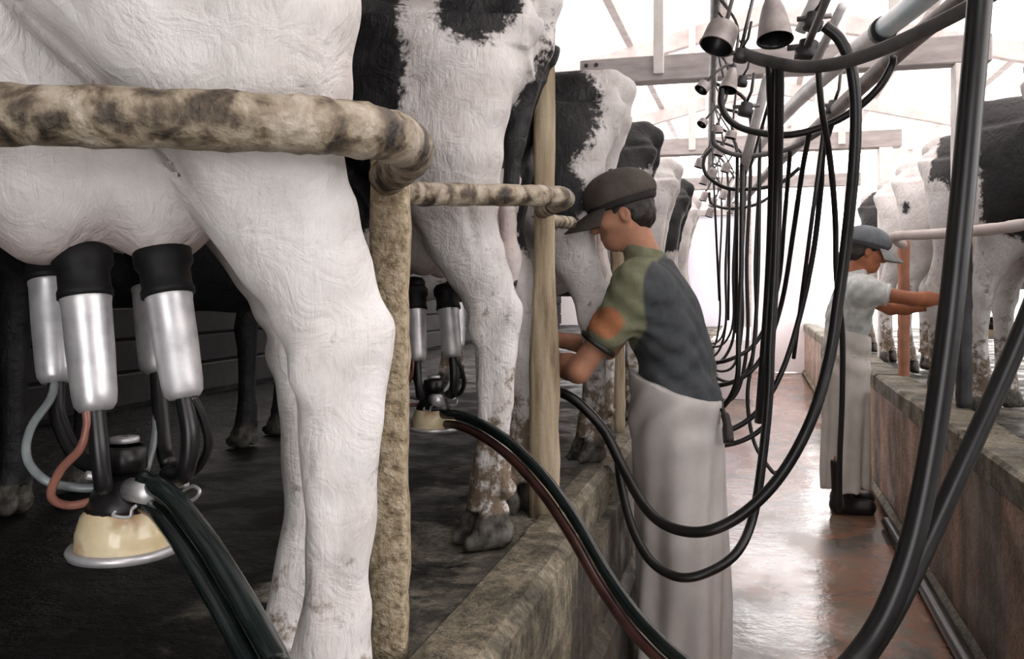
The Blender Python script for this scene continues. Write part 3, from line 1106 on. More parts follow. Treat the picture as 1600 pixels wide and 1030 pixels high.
def build_cluster():
    M = frame(COW1, H1, ZL)
    I = M.inverted()
    root = bpy.data.objects.new('milking_cluster', None)
    root.empty_display_size = .05
    COL.objects.link(root)
    root.matrix_world = M
    L = lambda px, py, d: I @ P(px, py, d)
    D = I.to_3x3()

    cups = [((133, 455, 1.05), (150, 642, 1.03), .0275), ((262, 452, 1.07), (288, 622, 1.05), .0265),
            ((78, 430, 1.19), (88, 598, 1.16), .0265), ((238, 440, 1.22), (247, 583, 1.19), .0265)]
    hub = L(214, 752, 1.09)
    ends = []
    for i, (a, b, r) in enumerate(cups):
        a, b = L(*a), L(*b)
        ax = (b - a)
        ln = ax.length
        mb = MB().lathe([(r * .9, 0), (r * 1.03, .004), (r * 1.03, .012), (r, .016), (r * .97, ln * .5), (r * .90, ln * .86), (r * .84, ln * .95), (r * .66, ln), (.004, ln + .001)], a, ax, 26)
        cup = mb.build('teat_cup', 'steel', root)
        axn = ax.normalized()
        MB().lathe([(.012, -.056), (.028, -.054), (.034, -.046), (.034, -.030), (.029, -.022), (.029, -.004), (.031, .001), (.031, .008), (.02, .010)], a, axn, 24).build('liner_head', 'rubber_matte', cup)
        ends.append((a, b, axn))
        # short milk tube into the claw
        t = hub + Vector(((-.035 if i in (1, 3) else .035), (.03 if i < 2 else -.03), .012))
        MB().tube(spline([b - axn * .006, b + axn * .045, (b + axn * .09) * .6 + t * .4, t], 7), .0105, 10).build('short_milk_tube', 'rubber', root)
    # thin pulse tubes
    tubes = [([(86, 598, 1.155), (78, 625, 1.13), (48, 670, 1.10), (42, 715, 1.08), (70, 750, 1.07), (120, 762, 1.08), (165, 762, 1.09)], 'tube_clear', .0055),
             ([(135, 640, 1.02), (136, 668, 1.02), (125, 702, 1.02), (95, 735, 1.03), (80, 775, 1.04), (110, 790, 1.06), (170, 775, 1.08)], 'tube_red', .0052),
             ([(300, 618, 1.05), (318, 655, 1.06), (325, 700, 1.07), (305, 735, 1.08), (265, 750, 1.09)], 'rubber', .0055),
             ([(249, 580, 1.19), (246, 630, 1.18), (240, 690, 1.15), (228, 735, 1.11)], 'tube_clear', .005)]
    for pts, m, r in tubes:
        MB().tube(spline([L(*p) for p in pts], 7), r, 8).build('pulse_tube', m, root)
    # claw: distributor body, glass bowl, rim plate, hanger hook
    up = Vector((0, 0, 1))
    c = L(195, 850, 1.09)
    body = MB().lathe([(.004, .088), (.022, .086), (.034, .072), (.040, .060), (.045, .050), (.045, .044), (.02, .042)], c, up, 22).build('claw_body', 'rubber', root)
    MB().lathe([(.02, .120), (.026, .118), (.026, .092), (.02, .088)], c, up, 16).build('claw_valve', 'rubber', root)
    MB().lathe([(.004, .122), (.017, .124), (.017, .130), (.004, .131)], c, up, 14).build('valve_cap', 'steel', root)
    MB().lathe([(.042, .048), (.050, .038), (.056, .018), (.058, .0), (.052, -.006), (.003, -.008)], c, up, 28).build('claw_bowl', 'claw_glass', root)
    MB().lathe([(.056, .000), (.064, .001), (.067, -.004), (.064, -.010), (.03, -.013), (.002, -.013)], c, up, 30).build('bowl_rim', 'steel', root)
    for pts in ([(180, 798, 1.03), (178, 806, 1.03), (202, 808, 1.03), (206, 796, 1.03), (214, 790, 1.03)], [(278, 780, 1.04), (300, 782, 1.04), (312, 768, 1.04), (300, 760, 1.05), (280, 772, 1.06)]):
        MB().tube(spline([L(*p) for p in pts], 6), .0022, 6).build('wire_hook', 'steel', root)
    MB().tube([L(205, 765, 1.06), L(240, 770, 1.03)], [.014, .016], 12).build('outlet', 'steel', root)
    for (a, b) in (((135, 742, 1.06), (185, 752, 1.09)), ((250, 752, 1.07), (292, 758, 1.06))):
        MB().tube([L(*a), L(*b)], .005, 8).build('nipple', 'steel', root)
    return root


def copy_tree(o, parent=None):
    c = o.copy()
    COL.objects.link(c)
    if parent:
        c.parent = parent
        c.matrix_parent_inverse = o.matrix_parent_inverse
    for ch in list(o.children):
        copy_tree(ch, c)
    return c


GC = 'milking clusters on the udders'
cl = build_cluster()
tag(cl, 'steel teat cups and glass claw hanging from the nearest white udder', 'milking cluster', GC)
for (org, hd, z, lab) in ((COW2, HL, ZL, 'teat cups and claw under the second cow, beside the rough post'),
                          (COW3, HL, ZL, 'teat cups in the shadow of the cow the brown-capped worker milks'),
                          ((1.16, 4.90), HR, ZR, 'teat cups under the black bodied cow behind the right rail'),
                          ((1.16, 5.96), HR, ZR, 'teat cups under the cow the second worker reaches for')):
    c = copy_tree(cl)
    c.matrix_world = frame(org, hd, z) @ Matrix.Translation((-.06, 0, -.045) if org is COW2 else (0, 0, 0))
    tag(c, lab, 'milking cluster', GC)


# ------------------------------------------------------------------ hoses
def hose(name, pts, r, label, m='rubber', group=None, world=False, sub=8, n=10, pre=(), post_=()):
    pts = [Vector(p) for p in pts] if world else PP(pts)
    pts = [Vector(p) for p in pre] + pts + [Vector(p) for p in post_]
    o = MB().tube(spline(pts, sub), r, n).build(name, m)
    return tag(o, label, 'hose', group)


def twin_hose(pts, r, label, m1='rubber_green', m2='rubber_green', post_=()):
    c = spline(PP(pts) + [Vector(p) for p in post_], 8)
    root = empty('twin_hose', c[0])
    tag(root, label, 'hose', 'twin milk hoses')
    fw = Vector((-SN, CS, 0))
    for s, m, nm in ((1, m1, 'milk_tube'), (-1, m2, 'vacuum_tube')):
        q = []
        for i, p in enumerate(c):
            t = (c[min(i + 1, len(c) - 1)] - c[max(i - 1, 0)]).normalized()
            sd = t.cross(fw)
            if sd.length < 1e-4:
                sd = Vector((0, 0, 1))
            sd.normalize()
            q.append(p + sd * s * r * 1.02 - c[0])
        MB().tube(q, r if s > 0 else r * .86, 12).build(nm, m, root)
    return root


twin_hose([(224, 768, 1.05), (258, 790, 1.01), (305, 850, .96), (345, 915, .92), (385, 985, .88), (425, 1060, .84), (450, 1120, .80)], .0125, 'thick glossy double hose falling from the nearest claw to the lower left', post_=[(-.345, .58, .80), (-.34, .45, .40), (-.30, .32, .10), (-.15, .2, .03)])
twin_hose([(684, 655, 2.30), (715, 657, 2.22), (752, 672, 2.15), (800, 706, 2.05), (852, 762, 1.95), (900, 832, 1.85), (945, 910, 1.76), (1000, 985, 1.66), (1070, 1050, 1.56), (1150, 1090, 1.5)], .0125,
          'glossy double hose arching from the second cow across the kerb', 'rubber_green', 'rubber_brown', post_=[(.12, 1.52, .38), (.26, 1.55, .10), (.42, 1.6, .03), (.6, 1.7, .03)])

# big loops beside the brown-capped worker
hose('milk_hose', [(1288, 40, 2.5), (1312, 62, 2.5), (1330, 105, 2.5), (1337, 170, 2.52), (1334, 260, 2.55), (1322, 380, 2.6), (1310, 470, 2.62), (1296, 560, 2.62), (1268, 655, 2.6), (1222, 740, 2.6), (1165, 800, 2.6),
                   (1105, 830, 2.62), (1050, 825, 2.68), (1010, 795, 2.75), (975, 735, 2.85), (945, 675, 2.92), (910, 635, 2.95), (880, 615, 2.98), (850, 612, 3.05), (825, 630, 3.15)], .0165, 'heavy black hose looping from overhead to the first worker\'s hands', n=12)
hose('milk_hose', [(1218, 97, 2.61), (1217, 180, 2.68), (1215, 300, 2.78), (1211, 420, 2.8), (1204, 540, 2.8), (1201, 620, 2.8), (1191, 720, 2.8), (1176, 810, 2.78), (1150, 865, 2.72), (1105, 895, 2.7), (1060, 902, 2.72), (1018, 878, 2.78),
                   (990, 830, 2.85), (972, 765, 2.92), (966, 720, 2.98)], .0145, 'black hose making the lowest loop in front of the pale apron', n=12)
hose('milk_hose', [(1204, 97, 2.64), (1208, 250, 2.8), (1203, 420, 2.92), (1194, 560, 2.95), (1186, 660, 3.0)], .016, 'straight dark hose hanging close behind the lowest loop', n=10)
hose('milk_hose', [(1278, 102, 2.5), (1284, 170, 2.54), (1297, 250, 2.62), (1305, 340, 2.75), (1307, 430, 2.8), (1316, 520, 2.85), (1316, 620, 2.9), (1312, 720, 2.95), (1312, 800, 3.0)], .009, 'thin hose hanging straight down in front of the second worker')
hose('milk_hose', [(1300, 192, 3.19), (1286, 240, 3.25), (1282, 300, 3.35), (1270, 400, 3.45), (1248, 500, 3.5), (1222, 580, 3.5), (1190, 636, 3.5), (1150, 668, 3.5), (1105, 676, 3.5), (1060, 660, 3.6)], .011, 'black hose curving left behind the first worker\'s back')
hose('milk_hose', [(1265, 204, 3.22), (1253, 270, 3.4), (1240, 360, 3.6), (1222, 470, 3.75), (1195, 550, 3.8), (1160, 590, 3.8), (1110, 603, 3.85), (1060, 590, 3.9)], .010, 'hose curving left at the height of the first worker\'s waist')
hose('milk_hose', [(1235, 232, 3.85), (1226, 340, 4.1), (1215, 450, 4.3), (1185, 530, 4.3), (1140, 562, 4.3), (1095, 565, 4.4), (1050, 545, 4.5)], .010, 'hose curving left under the first worker\'s shoulder')
hose('milk_hose', [(1160, 242, 3.9), (1159, 330, 3.8), (1158, 430, 3.7), (1154, 520, 3.65), (1152, 590, 3.65), (1135, 630, 3.7), (1112, 644, 3.75), (1080, 640, 3.8)], .0105, 'hose hanging straight then hooking behind the dark apron tie')
hose('milk_hose', [(1187, 240, 3.9), (1186, 340, 3.9), (1184, 440, 3.9), (1178, 540, 3.9), (1168, 620, 3.9), (1178, 690, 3.9), (1205, 735, 3.88), (1215, 738, 3.88)], .0085, 'thin hose with its loose end sticking out over the wet floor')
hose('milk_hose', [(1200, 660, 3.1), (1180, 678, 3.1), (1150, 692, 3.12), (1112, 697, 3.2), (1070, 690, 3.3)], .009, 'short lower hose sagging behind the first worker\'s hip')

# foreground hoses at the right edge
hose('vacuum_hose', [(1560, -420, 1.12), (1545, -200, 1.13), (1531, 0, 1.15), (1518, 150, 1.15), (1500, 350, 1.15), (1479, 540, 1.15), (1452, 720, 1.15), (1424, 850, 1.14), (1388, 950, 1.13), (1345, 1020, 1.12), (1290, 1075, 1.10), (1220, 1110, 1.08)],
     .0155, 'thick grey black hose hanging in the right foreground', n=16,
     pre=[(.98, 1.2, 2.45), (.62, 1.22, 2.42)], post_=[(-.12, 1.0, .55), (-.22, .88, .25), (-.24, .70, .05), (-.15, .4, .025)])
hose('vacuum_hose', [(1790, 20, 1.22), (1700, 250, 1.22), (1612, 480, 1.22), (1562, 600, 1.22), (1505, 725, 1.21), (1448, 850, 1.20), (1395, 960, 1.18), (1335, 1050, 1.16), (1270, 1120, 1.14)], .0135,
     'slimmer black hose slanting in from the right edge', n=14,
     pre=[(.99, 1.35, 2.45), (.74, 1.38, 2.20)], post_=[(-.05, 1.1, .50), (-.15, .95, .2), (-.16, .72, .04), (-.05, .45, .022)])
o = MB().tube(spline([(.728, 5.4, .034), (.732, 4.4, .034), (.728, 3.4, .034), (.734, 2.4, .034), (.730, 1.5, .034)], 6), .030, 14).build('floor_pipe', 'rubber')
tag(o, 'dark pipe lying on the floor along the foot of the right pit wall', 'pipe')

# far stations: drop hoses that loop over to the left row
far_lab = ['nearest', 'second', 'third', 'fourth', 'fifth', 'sixth', 'seventh', 'eighth']
for i in range(8):
    y = 4.9 + .62 * i
    x = -.02 - .045 * i + (.09 if i % 2 else 0)
    zb = .74 + .05 * (i % 3)
    pts = [(-.06 - .05 * (y - 2), y, 2.45), (x - .01, y, 2.33), (x + .01, y, 2.0), (x - .01, y, 1.5), (x - .005, y, 1.1), (x - .05, y, zb + .08), (x - .14, y - .02, zb), (x - .27, y - .05, zb + .05), (x - .40, y - .06, zb + .22), (x - .47, y - .06, zb + .36)]
    hose('milk_hose', pts, .010, 'thin dark hose in the far bundle over the pit, %s of the bundle' % far_lab[i], 'rubber', 'far hose bundle', world=True, n=8)

# ------------------------------------------------------------------ overhead pipes and wash cups
GP = 'overhead pipes'


def pipe(name, pts, r, label, m, sub=8, n=14, cat='pipe'):
    o = MB().tube(spline(pts, sub), r, n).build(name, m)
    return tag(o, label, cat, GP)


pb = empty('milk_pipeline', P(1319, 93, 3.7))
tag(pb, 'pale blue and white milk pipe slanting over the pit', 'pipe', GP)
o0 = pb.location
pts = [Vector((.86, -2.15, 2.62)), Vector((.84, .2, 2.56))] + PP([(1640, -170, 2.1), (1530, -78, 2.5), (1426, 10, 3.0), (1385, 42, 3.25)])
MB().tube([p - o0 for p in spline(pts)], .040, 18).build('blue_section', 'pipe_blue', pb)
pts = PP([(1387, 40, 3.24), (1319, 93, 3.75), (1232, 172, 4.8), (1180, 236, 6.0), (1150, 290, 7.6), (1136, 320, 9.4)])
MB().tube([p - o0 for p in spline(pts)], .036, 18).build('white_section', 'pipe_white', pb)
q = P(1383, 44, 3.26)
MB().tube([q - o0 + Vector((0, 0, 0)), P(1376, 50, 3.31) - o0], .047, 18).build('coupling', 'dark_metal', pb)
pipe('vacuum_pipe', [Vector((1.05, -2.15, 2.47)), Vector((1.04, 0, 2.46)), Vector((.98, 1.4, 2.45))] + PP([(1760, -220, 2.2), (1620, -100, 2.55), (1480, 18, 3.05), (1420, 68, 3.4), (1352, 130, 3.9), (1300, 178, 4.5), (1240, 232, 5.6), (1195, 275, 7.2), (1165, 310, 9.2)]), .034, 'brown iron pipe running beside the pale blue pipe', 'pipe_brown')
hdr = [Vector((-.06 - .05 * k, 2.0 + k, 2.45)) for k in range(0, 9)]
pipe('header_pipe', hdr, .022, 'thin grey header pipe above the hanging cups', 'steel_dull')
for k, y in enumerate((2.35, 5.35, 8.35)):
    x = -.06 - .05 * (y - 2.0)
    o = MB().box((x - .008, y - .02, 2.46), (x + .008, y + .02, 2.57)).build('pipe_hanger', 'dark_metal')
    tag(o, 'flat iron strap holding the header pipe, %s from the camera' % ('nearest', 'second', 'farthest')[k], 'bracket', 'pipe straps')

hoops = [([(1163, 84, 2.72), (1195, 95, 2.66), (1250, 104, 2.55), (1305, 100, 2.45), (1360, 84, 2.35), (1430, 54, 2.25), (1520, 8, 2.12), (1620, -50, 2.0)], .0185, 'rubber_worn', 'nearest big grey hose arc sweeping up to the right'),
         ([(1128, 138, 3.35), (1127, 165, 3.35), (1142, 190, 3.33), (1175, 205, 3.3), (1230, 211, 3.25), (1285, 198, 3.2), (1335, 172, 3.15), (1372, 138, 3.1), (1392, 105, 3.08), (1396, 88, 3.06)], .013, 'rubber', 'second black hose arc below the nearest one'),
         ([(1114, 205, 3.95), (1117, 226, 3.95), (1145, 241, 3.9), (1185, 243, 3.88), (1235, 232, 3.85), (1280, 208, 3.8), (1330, 172, 3.75)], .0105, 'rubber_worn', 'third thin hose arc in the bundle of hanging cups'),
         ([(1112, 232, 4.9), (1100, 248, 4.9), (1103, 272, 4.9), (1130, 292, 4.85), (1165, 296, 4.8), (1215, 288, 4.75), (1250, 262, 4.7)], .0105, 'rubber', 'fourth small hose arc deeper in the bundle of cups'),
         ([(1108, 300, 6.2), (1112, 318, 6.2), (1140, 326, 6.1), (1180, 320, 6.0), (1215, 300, 6.0)], .0105, 'rubber', 'fifth and farthest hose arc of the cup bundle')]
for pts, r, m, lab in hoops:
    hose('hose_arc', pts, r, lab, m, 'hose arcs over the pit', n=12)


def bell(tip, mouth, r, stem, label, long=1.0, m='bell_metal'):
    """hollow cup: tip = closed end, mouth = open end; stem = points from the tip up to the pipe"""
    a, b = Vector(tip), Vector(mouth)
    ax = b - a
    h = ax.length
    root = empty('wash_cup', a)
    tag(root, label, 'wash cup', 'hanging wash cups')
    rr = [(.22, 0), (.30, .02), (.42, .10), (.62, .30), (.80, .55), (.92, .80), (1.0, .97), (1.04, 1.0), (.96, 1.0), (.90, .93), (.80, .7), (.55, .35), (.02, .25)]
    if long < 1:
        rr = [(.25, 0), (.6, .03), (.88, .12), (.94, .3), (.97, .7), (1.0, .97), (1.04, 1.0), (.95, 1.0), (.9, .9), (.88, .3), (.02, .2)]
    MB().lathe([(r * u, h * w) for u, w in rr[:8]], (0, 0, 0), ax, 24).build('cup', m, root)
    MB().lathe([(r * u, h * w) for u, w in rr[7:]], (0, 0, 0), ax, 24).build('cup_lining', 'rubber', root)
    MB().tube([p - a for p in spline([a] + [Vector(s) for s in stem], 6)], max(.005, r * .13), 8).build('stem', 'rubber_worn', root)
    MB().lathe([(.002, -.012), (r * .3, -.01), (r * .32, .004), (r * .2, .012)], (0, 0, 0), ax, 14).build('collar', 'dark_metal', root)
    return root


bell(P(1133, 38, 2.72), P(1119, 73, 2.70), .051, [P(1140, 15, 2.72), P(1146, -30, 2.75), Vector((-.10, 2.78, 2.45))], 'nearest squat bell cup at upper left of the hose bundle', .5)
bell(P(1206, -8, 2.72), P(1211, 63, 2.68), .053, [P(1203, -40, 2.74), Vector((-.10, 2.85, 2.45))], 'large long bell cup beside the nearest squat one')
bell(P(1103, 130, 3.35), P(1095, 141, 3.34), .026, [P(1115, 116, 3.35), P(1135, 102, 3.37), P(1148, 96, 3.4), P(1152, 40, 3.45), Vector((-.13, 3.45, 2.45))], 'small cup on a long bent arm, left of the bundle', .5)
bell(P(1146, 106, 3.38), P(1137, 141, 3.36), .034, [P(1148, 90, 3.4), P(1152, 40, 3.42), Vector((-.13, 3.4, 2.45))], 'medium bell cup hanging inside the second hose arc')
bell(P(1101, 188, 4.05), P(1096, 195, 4.04), .023, [P(1110, 178, 4.05), P(1120, 166, 4.06), P(1135, 150, 4.08), Vector((-.16, 4.1, 2.45))], 'small cup on a thin arm, below the first small arm cup', .5)
bell(P(1121, 196, 4.0), P(1121, 208, 4.0), .026, [P(1126, 180, 4.0), P(1140, 120, 4.0), Vector((-.16, 4.05, 2.45))], 'low flat cup at the start of the third hose arc', .5)
bell(P(1144, 204, 4.1), P(1141, 216, 4.1), .027, [P(1146, 180, 4.1), P(1148, 120, 4.1), Vector((-.17, 4.2, 2.45))], 'dark cup hanging just right of the third arc\'s start', .5)
for i, (x, y, d) in enumerate(((1091, 259, 5.2), (1111, 275, 5.2), (1132, 266, 5.3), (1098, 311, 6.4), (1112, 320, 6.5), (1107, 336, 6.7), (1128, 308, 6.4), (1122, 240, 4.7), (1140, 330, 7.0), (1098, 285, 5.8))):
    t = P(x + 5, y - 12, d)
    k = t.y
    bell(t, P(x, y + 3, d), .028, [P(x + 12, y - 24, d), Vector((t.x + .05, k, 2.2)), Vector((-.06 - .05 * (k - 2), k, 2.45))], 'tiny dark cup in the far cluster of cups, %s' % (
        'leftmost', 'on the fourth arc', 'inside the fourth arc', 'left of the lowest group', 'in the middle of the lowest group', 'lowest of all', 'upper right of the lowest group', 'just under the third arc', 'farthest right', 'between the fourth and fifth arcs')[i], .5)


def pulsator(px, py, d, s, label, up=0):
    c = P(px, py, d)
    root = empty('pulsator', c)
    tag(root, label, 'valve', 'pulsators on the pipes')
    MB().lathe([(.002, -.5 * s), (.42 * s, -.48 * s), (.45 * s, -.1 * s), (.36 * s, -.06 * s), (.36 * s, .25 * s), (.2 * s, .3 * s), (.002, .31 * s)], (0, 0, 0), (.2, .1, 1), 16).build('body', 'dark_metal', root)
    MB().tube([(-.75 * s, 0, .05 * s), (.75 * s, 0, .1 * s)], .12 * s, 10).build('port', 'steel_dull', root)
    MB().tube([(0, 0, .25 * s), (.02, 0, .9 * s), (.03, .02, 2.0 * s)] + ([(-.06 - .05 * (c.y - 2) - c.x, 0, up - c.z)] if up else []), .09 * s, 8).build('feed_tube', 'rubber', root)


for a in ((1158, 84, 2.72, .05, 'dark knob valve at the start of the nearest hose arc'), (1262, 75, 2.9, .085, 'dark valve among pipes right of the long bell cup'), (1166, 168, 3.6, .07, 'black valve inside the second hose arc'),
          (1160, 125, 3.5, .05, 'small valve above the black valve', 2.45), (1304, 166, 4.42, .09, 'grey valve on the brown pipe where the drop hoses hang'), (1272, 30, 2.85, .07, 'valve at the top of the heavy looping hose')):
    pulsator(*a)
GD = 'white drop pipes'
for i, (a, b, r, m) in enumerate((((1290, -40, 2.8), (1250, 50, 2.9), .018, 'pipe_white'), ((1200, 118, 3.6), (1162, 262, 3.9), .02, 'pipe_white'), ((1176, 0, 2.9), (1158, 75, 2.75), .006, 'rubber'),
                                  ((1172, 262, 4.6), (1216, 110, 3.9), .008, 'rubber'), ((1300, -20, 2.6), (1262, 70, 2.85), .012, 'rubber_worn'), ((1152, 241, 3.9), (1150, 520, 4.2), .008, 'rubber'),
                                  ((1140, 293, 4.84), (1138, 500, 5.2), .007, 'rubber'), ((1111, 196, 6.06), (1124, 470, 6.2), .008, 'rubber'), ((1288, 197, 3.2), (1240, 560, 3.6), .008, 'rubber'), ((1316, 10, 2.6), (1270, 105, 2.9), .014, 'pipe_white'))):
    lab = ('short white pipe at the top left of the looping hose', 'white pipe slanting down behind the second hose arc', 'thin black line dropping to the nearest knob valve', 'thin black line slanting up inside the third arc', 'worn tube leaning beside the top white pipe',
           'straight thin line behind the medium bell cup', 'straight thin line at the left of the far bundle', 'leftmost far line below the lowest cups', 'thin line slanting behind the looping hose', 'slim white pipe beside the top of the looping hose')[i]
    o = MB().tube([P(*a), (P(*a) + P(*b)) / 2, P(*b)], r, 10).build('drop_pipe', m)
    tag(o, lab, 'pipe', GD)

# ------------------------------------------------------------------ people
def mat_attr(name, rough=.75, bs=.3, scale=30, var=.35):
    m = bpy.data.materials.new(name)
    t, n, l, b = nt(m)
    at = n.new('ShaderNodeAttribute')
    at.attribute_name = 'coat'
    nz = noise(t, n, l, scale * .4, 6, .65)
    mr = n.new('ShaderNodeMapRange')
    mr.inputs['From Min'].default_value = .3
    mr.inputs['From Max'].default_value = .7
    mr.inputs['To Min'].default_value = 1 - var
    mr.inputs['To Max'].default_value = 1 + var * .5
    l.new(nz.outputs[0], mr.inputs[0])
    mx = n.new('ShaderNodeMix')
    mx.data_type = 'RGBA'
    mx.blend_type = 'MULTIPLY'
    mx.inputs[0].default_value = 1
    l.new(at.outputs['Color'], mx.inputs[6])
    l.new(mr.outputs[0], mx.inputs[7])
    l.new(mx.outputs[2], b.inputs['Base Color'])
    b.inputs['Roughness'].default_value = rough
    b.inputs['Specular IOR Level'].default_value = .3
    f = noise(t, n, l, scale, 5, .6)
    bump(n, l, b, f.outputs[0], bs, .006)
    MATS[name] = m


mat_attr('cloth', .85, .35, 40)
mat_attr('vinyl', .38, .12, 14, .18)
mat_attr('skin', .5, .12, 60, .18)
mat('hair', [(.3, (.006, .005, .005)), (.7, (.02, .016, .014))], 60, .5, bump_s=.6, bump_d=.006)
mat('boot', [(.3, (.008, .008, .009)), (.7, (.022, .022, .024))], 12, .4, bump_s=.1)
mat('eye', [(.3, (.6, .58, .56)), (.7, (.7, .68, .66))], 3, .2, bump_s=0)


def col_attr(v, fn):
    a = np.ones((len(v), 4))
    a[:, :3] = fn(v[:, 0], v[:, 1], v[:, 2])
    return a


def flat_col(c):
    return lambda x, y, z: np.tile(np.array(c, float), (len(x), 1))


def add_hand(F, w, f, nrm, th, curl=.5):
    """w wrist, f finger direction, nrm = palm-side normal, th = thumb side"""
    w, f, nrm, th = (Vector(q) for q in (w, f, nrm, th))
    f.normalize()
    nrm = (nrm - f * nrm.dot(f)).normalized()
    th = f.cross(nrm) * (1 if f.cross(nrm).dot(th) > 0 else -1)
    F.cap(w - f * .02, w + f * .03, .026, .030, .02, (nrm, .72))
    F.cap(w + f * .03 + th * .012, w + f * .085 + th * .018, .026, .024, .015, (nrm, .55))
    F.cap(w + f * .03 - th * .012, w + f * .080 - th * .02, .026, .022, .015, (nrm, .55))
    for i, ln in enumerate((.92, 1.0, .95, .76)):
        p = w + f * (.085 if i < 3 else .078) + th * (.033 - .022 * i)
        d = f + th * (.10 - .07 * i)
        ang = 0
        for j, s in enumerate((.042, .028, .022)):
            ang += curl * (.7, 1.0, .8)[j]
            q = p + (d * math.cos(ang) + nrm * math.sin(ang)).normalized() * s * ln
            F.cap(p, q, .0098 - .0008 * j, .0092 - .0008 * j, .004)
            p = q
    p = w + f * .022 + th * .026
    for j, (dv, s) in enumerate(((f * .55 + th * .75 + nrm * .2, .042), (f * .85 + th * .35 + nrm * .4, .032), (f * .9 + nrm * .55, .026))):
        q = p + dv.normalized() * s
        F.cap(p, q, .0125 - .001 * j, .011 - .001 * j, .008)
        p = q


def person(name, pos, rz, J, colours, label):
    """J: joints in the person's own frame (x forward, y left, z up)"""
    root = empty(name, pos, rz)
    tag(root, label, 'person')
    hx, hz, pitch = J['head'][0], J['head'][1], J['pitch']
    cp, sp_ = math.cos(pitch), math.sin(pitch)
    yw = J.get('head_yaw', 0)
    cy, sy = math.cos(yw), math.sin(yw)

    def H(x, y, z):                      # head space -> body space (pitch forward, then turn)
        a, b, c = x * cp + z * sp_, y, -x * sp_ + z * cp
        return (hx + a * cy - b * sy, a * sy + b * cy, hz + c)
    B = np.array([[cp * cy, -sy, sp_ * cy], [cp * sy, cy, sp_ * sy], [-sp_, 0, cp]])

    F = Field((-.40, -.48, -.01), (.82, .48, 1.80), .0062)
    tz, tx, tfx, tfy = J['torso']
    F.ztube(tz, tx, [0] * len(tz), [q - (.018 if z_ > 1.1 else .045) for q, z_ in zip(tfx, tz)], [q - (.018 if z_ > 1.1 else .045) for q, z_ in zip(tfy, tz)], 0)
    for s, A in ((1, J['left']), (-1, J['right'])):
        sh, el, wr = A['sh'], A['el'], A['wr']
        F.cap((tx[-2], s * .08, sh[2] + .015), sh, .05, .058, .06)
        F.cap(sh, el, .052, .038, .04)
        e2 = tuple(np.array(el) * .65 + np.array(wr) * .35)
        F.cap(el, e2, .040, .041, .02)
        F.cap(e2, wr, .041, .027, .03)
        add_hand(F, wr, A['f'], A['n'], A['t'], A['curl'])
        lx = .02 if s > 0 else -.02
        F.ztube([.06, .12, .28, .40, .50, .60, .75, .93], [lx - .01, lx - .01, lx - .02, lx - .005, lx, lx, 0, 0], [s * .10] * 8, [.042, .04, .055, .056, .058, .062, .068, .07], [.04, .036, .05, .052, .055, .058, .06, .06], .04)
    # neck and head
    F.cap((tx[-1], 0, tz[-1] - .03), H(-.025, 0, -.07), .062, .056, .04)
    F.ell(H(-.012, 0, .03), (.098, .076, .095), .03, B)
    F.ell(H(.022, 0, -.035), (.068, .062, .085), .035, B)
    F.ell(H(.055, 0, -.095), (.032, .034, .024), .03, B)          # chin
    F.cap(H(-.01, .05, -.06), H(.05, .025, -.095), .022, .02, .03)   # jaw
    F.cap(H(-.01, -.05, -.06), H(.05, -.025, -.095), .022, .02, .03)
    F.cap(H(.083, 0, .005), H(.108, 0, -.035), .010, .014, .012)  # nose
    F.ell(H(.098, 0, -.038), (.014, .018, .010), .008, B)
    F.ell(H(.078, 0, .022), (.018, .05, .012), .02, B)            # brow
    F.ell(H(.082, 0, -.064), (.012, .022, .006), .008, B)         # lips
    F.ell(H(.080, 0, -.075), (.012, .020, .006), .008, B)
    for s in (1, -1):
        F.ell(H(.080, s * .032, .002), (.014, .016, .011), .008, B, cut=True)
        F.ell(H(.060, s * .045, -.025), (.025, .018, .02), .02, B)
        F.ell(H(-.012, s * .078, -.015), (.020, .010, .032), .008, B)
        F.ell(H(-.008, s * .087, -.012), (.010, .006, .018), .004, B, cut=True)
    v, q = F.mesh()
    v = relax(v, q, 1, .5)
    np_mesh('body', v, q, 'skin', root, col_attr(v, flat_col(colours['skin'])))
    for s in (1, -1):
        MB().lathe([(.0005, .0095), (.005, .008), (.009, .002), (.009, -.004), (.0005, -.009)], H(.074, s * .031, .002), (cp, 0, -sp_), 12).build('eye', 'eye', root)

    # hair: back and sides of the skull
    F = Field((hx - .2, -.16, hz - .2), (hx + .2, .16, hz + .2), .005)
    F.ell(H(-.022, 0, .025), (.102, .085, .098), .0, B)
    F.ell(H(-.065, 0, -.035), (.048, .066, .05), .04, B)
    F.ell(H(.10, 0, -.06), (.092, .2, .10), .01, B, cut=True)
    F.ell(H(.0, .08, -.045), (.028, .05, .045), .01, B, cut=True)
    F.ell(H(.0, -.08, -.045), (.028, .05, .045), .01, B, cut=True)
    F.wrinkle(lambda X, Y, Z: (.0025 * np.sin(150 * Y + 40 * X) * np.sin(90 * Z) + 0 * X).astype(np.float32), (hx - .2, -.16, hz - .2), (hx + .2, .16, hz + .2))
    v, q = F.mesh()
    np_mesh('hair', v, q, 'hair', root)

    # cap: crown, band, peak, button
    F = Field((hx - .3, -.2, hz - .12), (hx + .34, .2, hz + .28), .0055)
    F.ell(H(-.012, 0, .062), (.136, .108, .090), 0, B)
    up = np.array(B) @ np.array([0, 0, 1.0])
    c0 = np.array(H(0, 0, .038))
    F.halfspace(tuple(-up), float(-(up @ c0)))
    F.wrinkle(lambda X, Y, Z: (.0020 * np.abs(np.sin(3 * np.arctan2(Y, X - hx + .012))) ** .3 - .002 + .0015 * np.sin(60 * Z + 30 * X) + 0 * Z).astype(np.float32), (hx - .3, -.2, hz - .12), (hx + .34, .2, hz + .28))
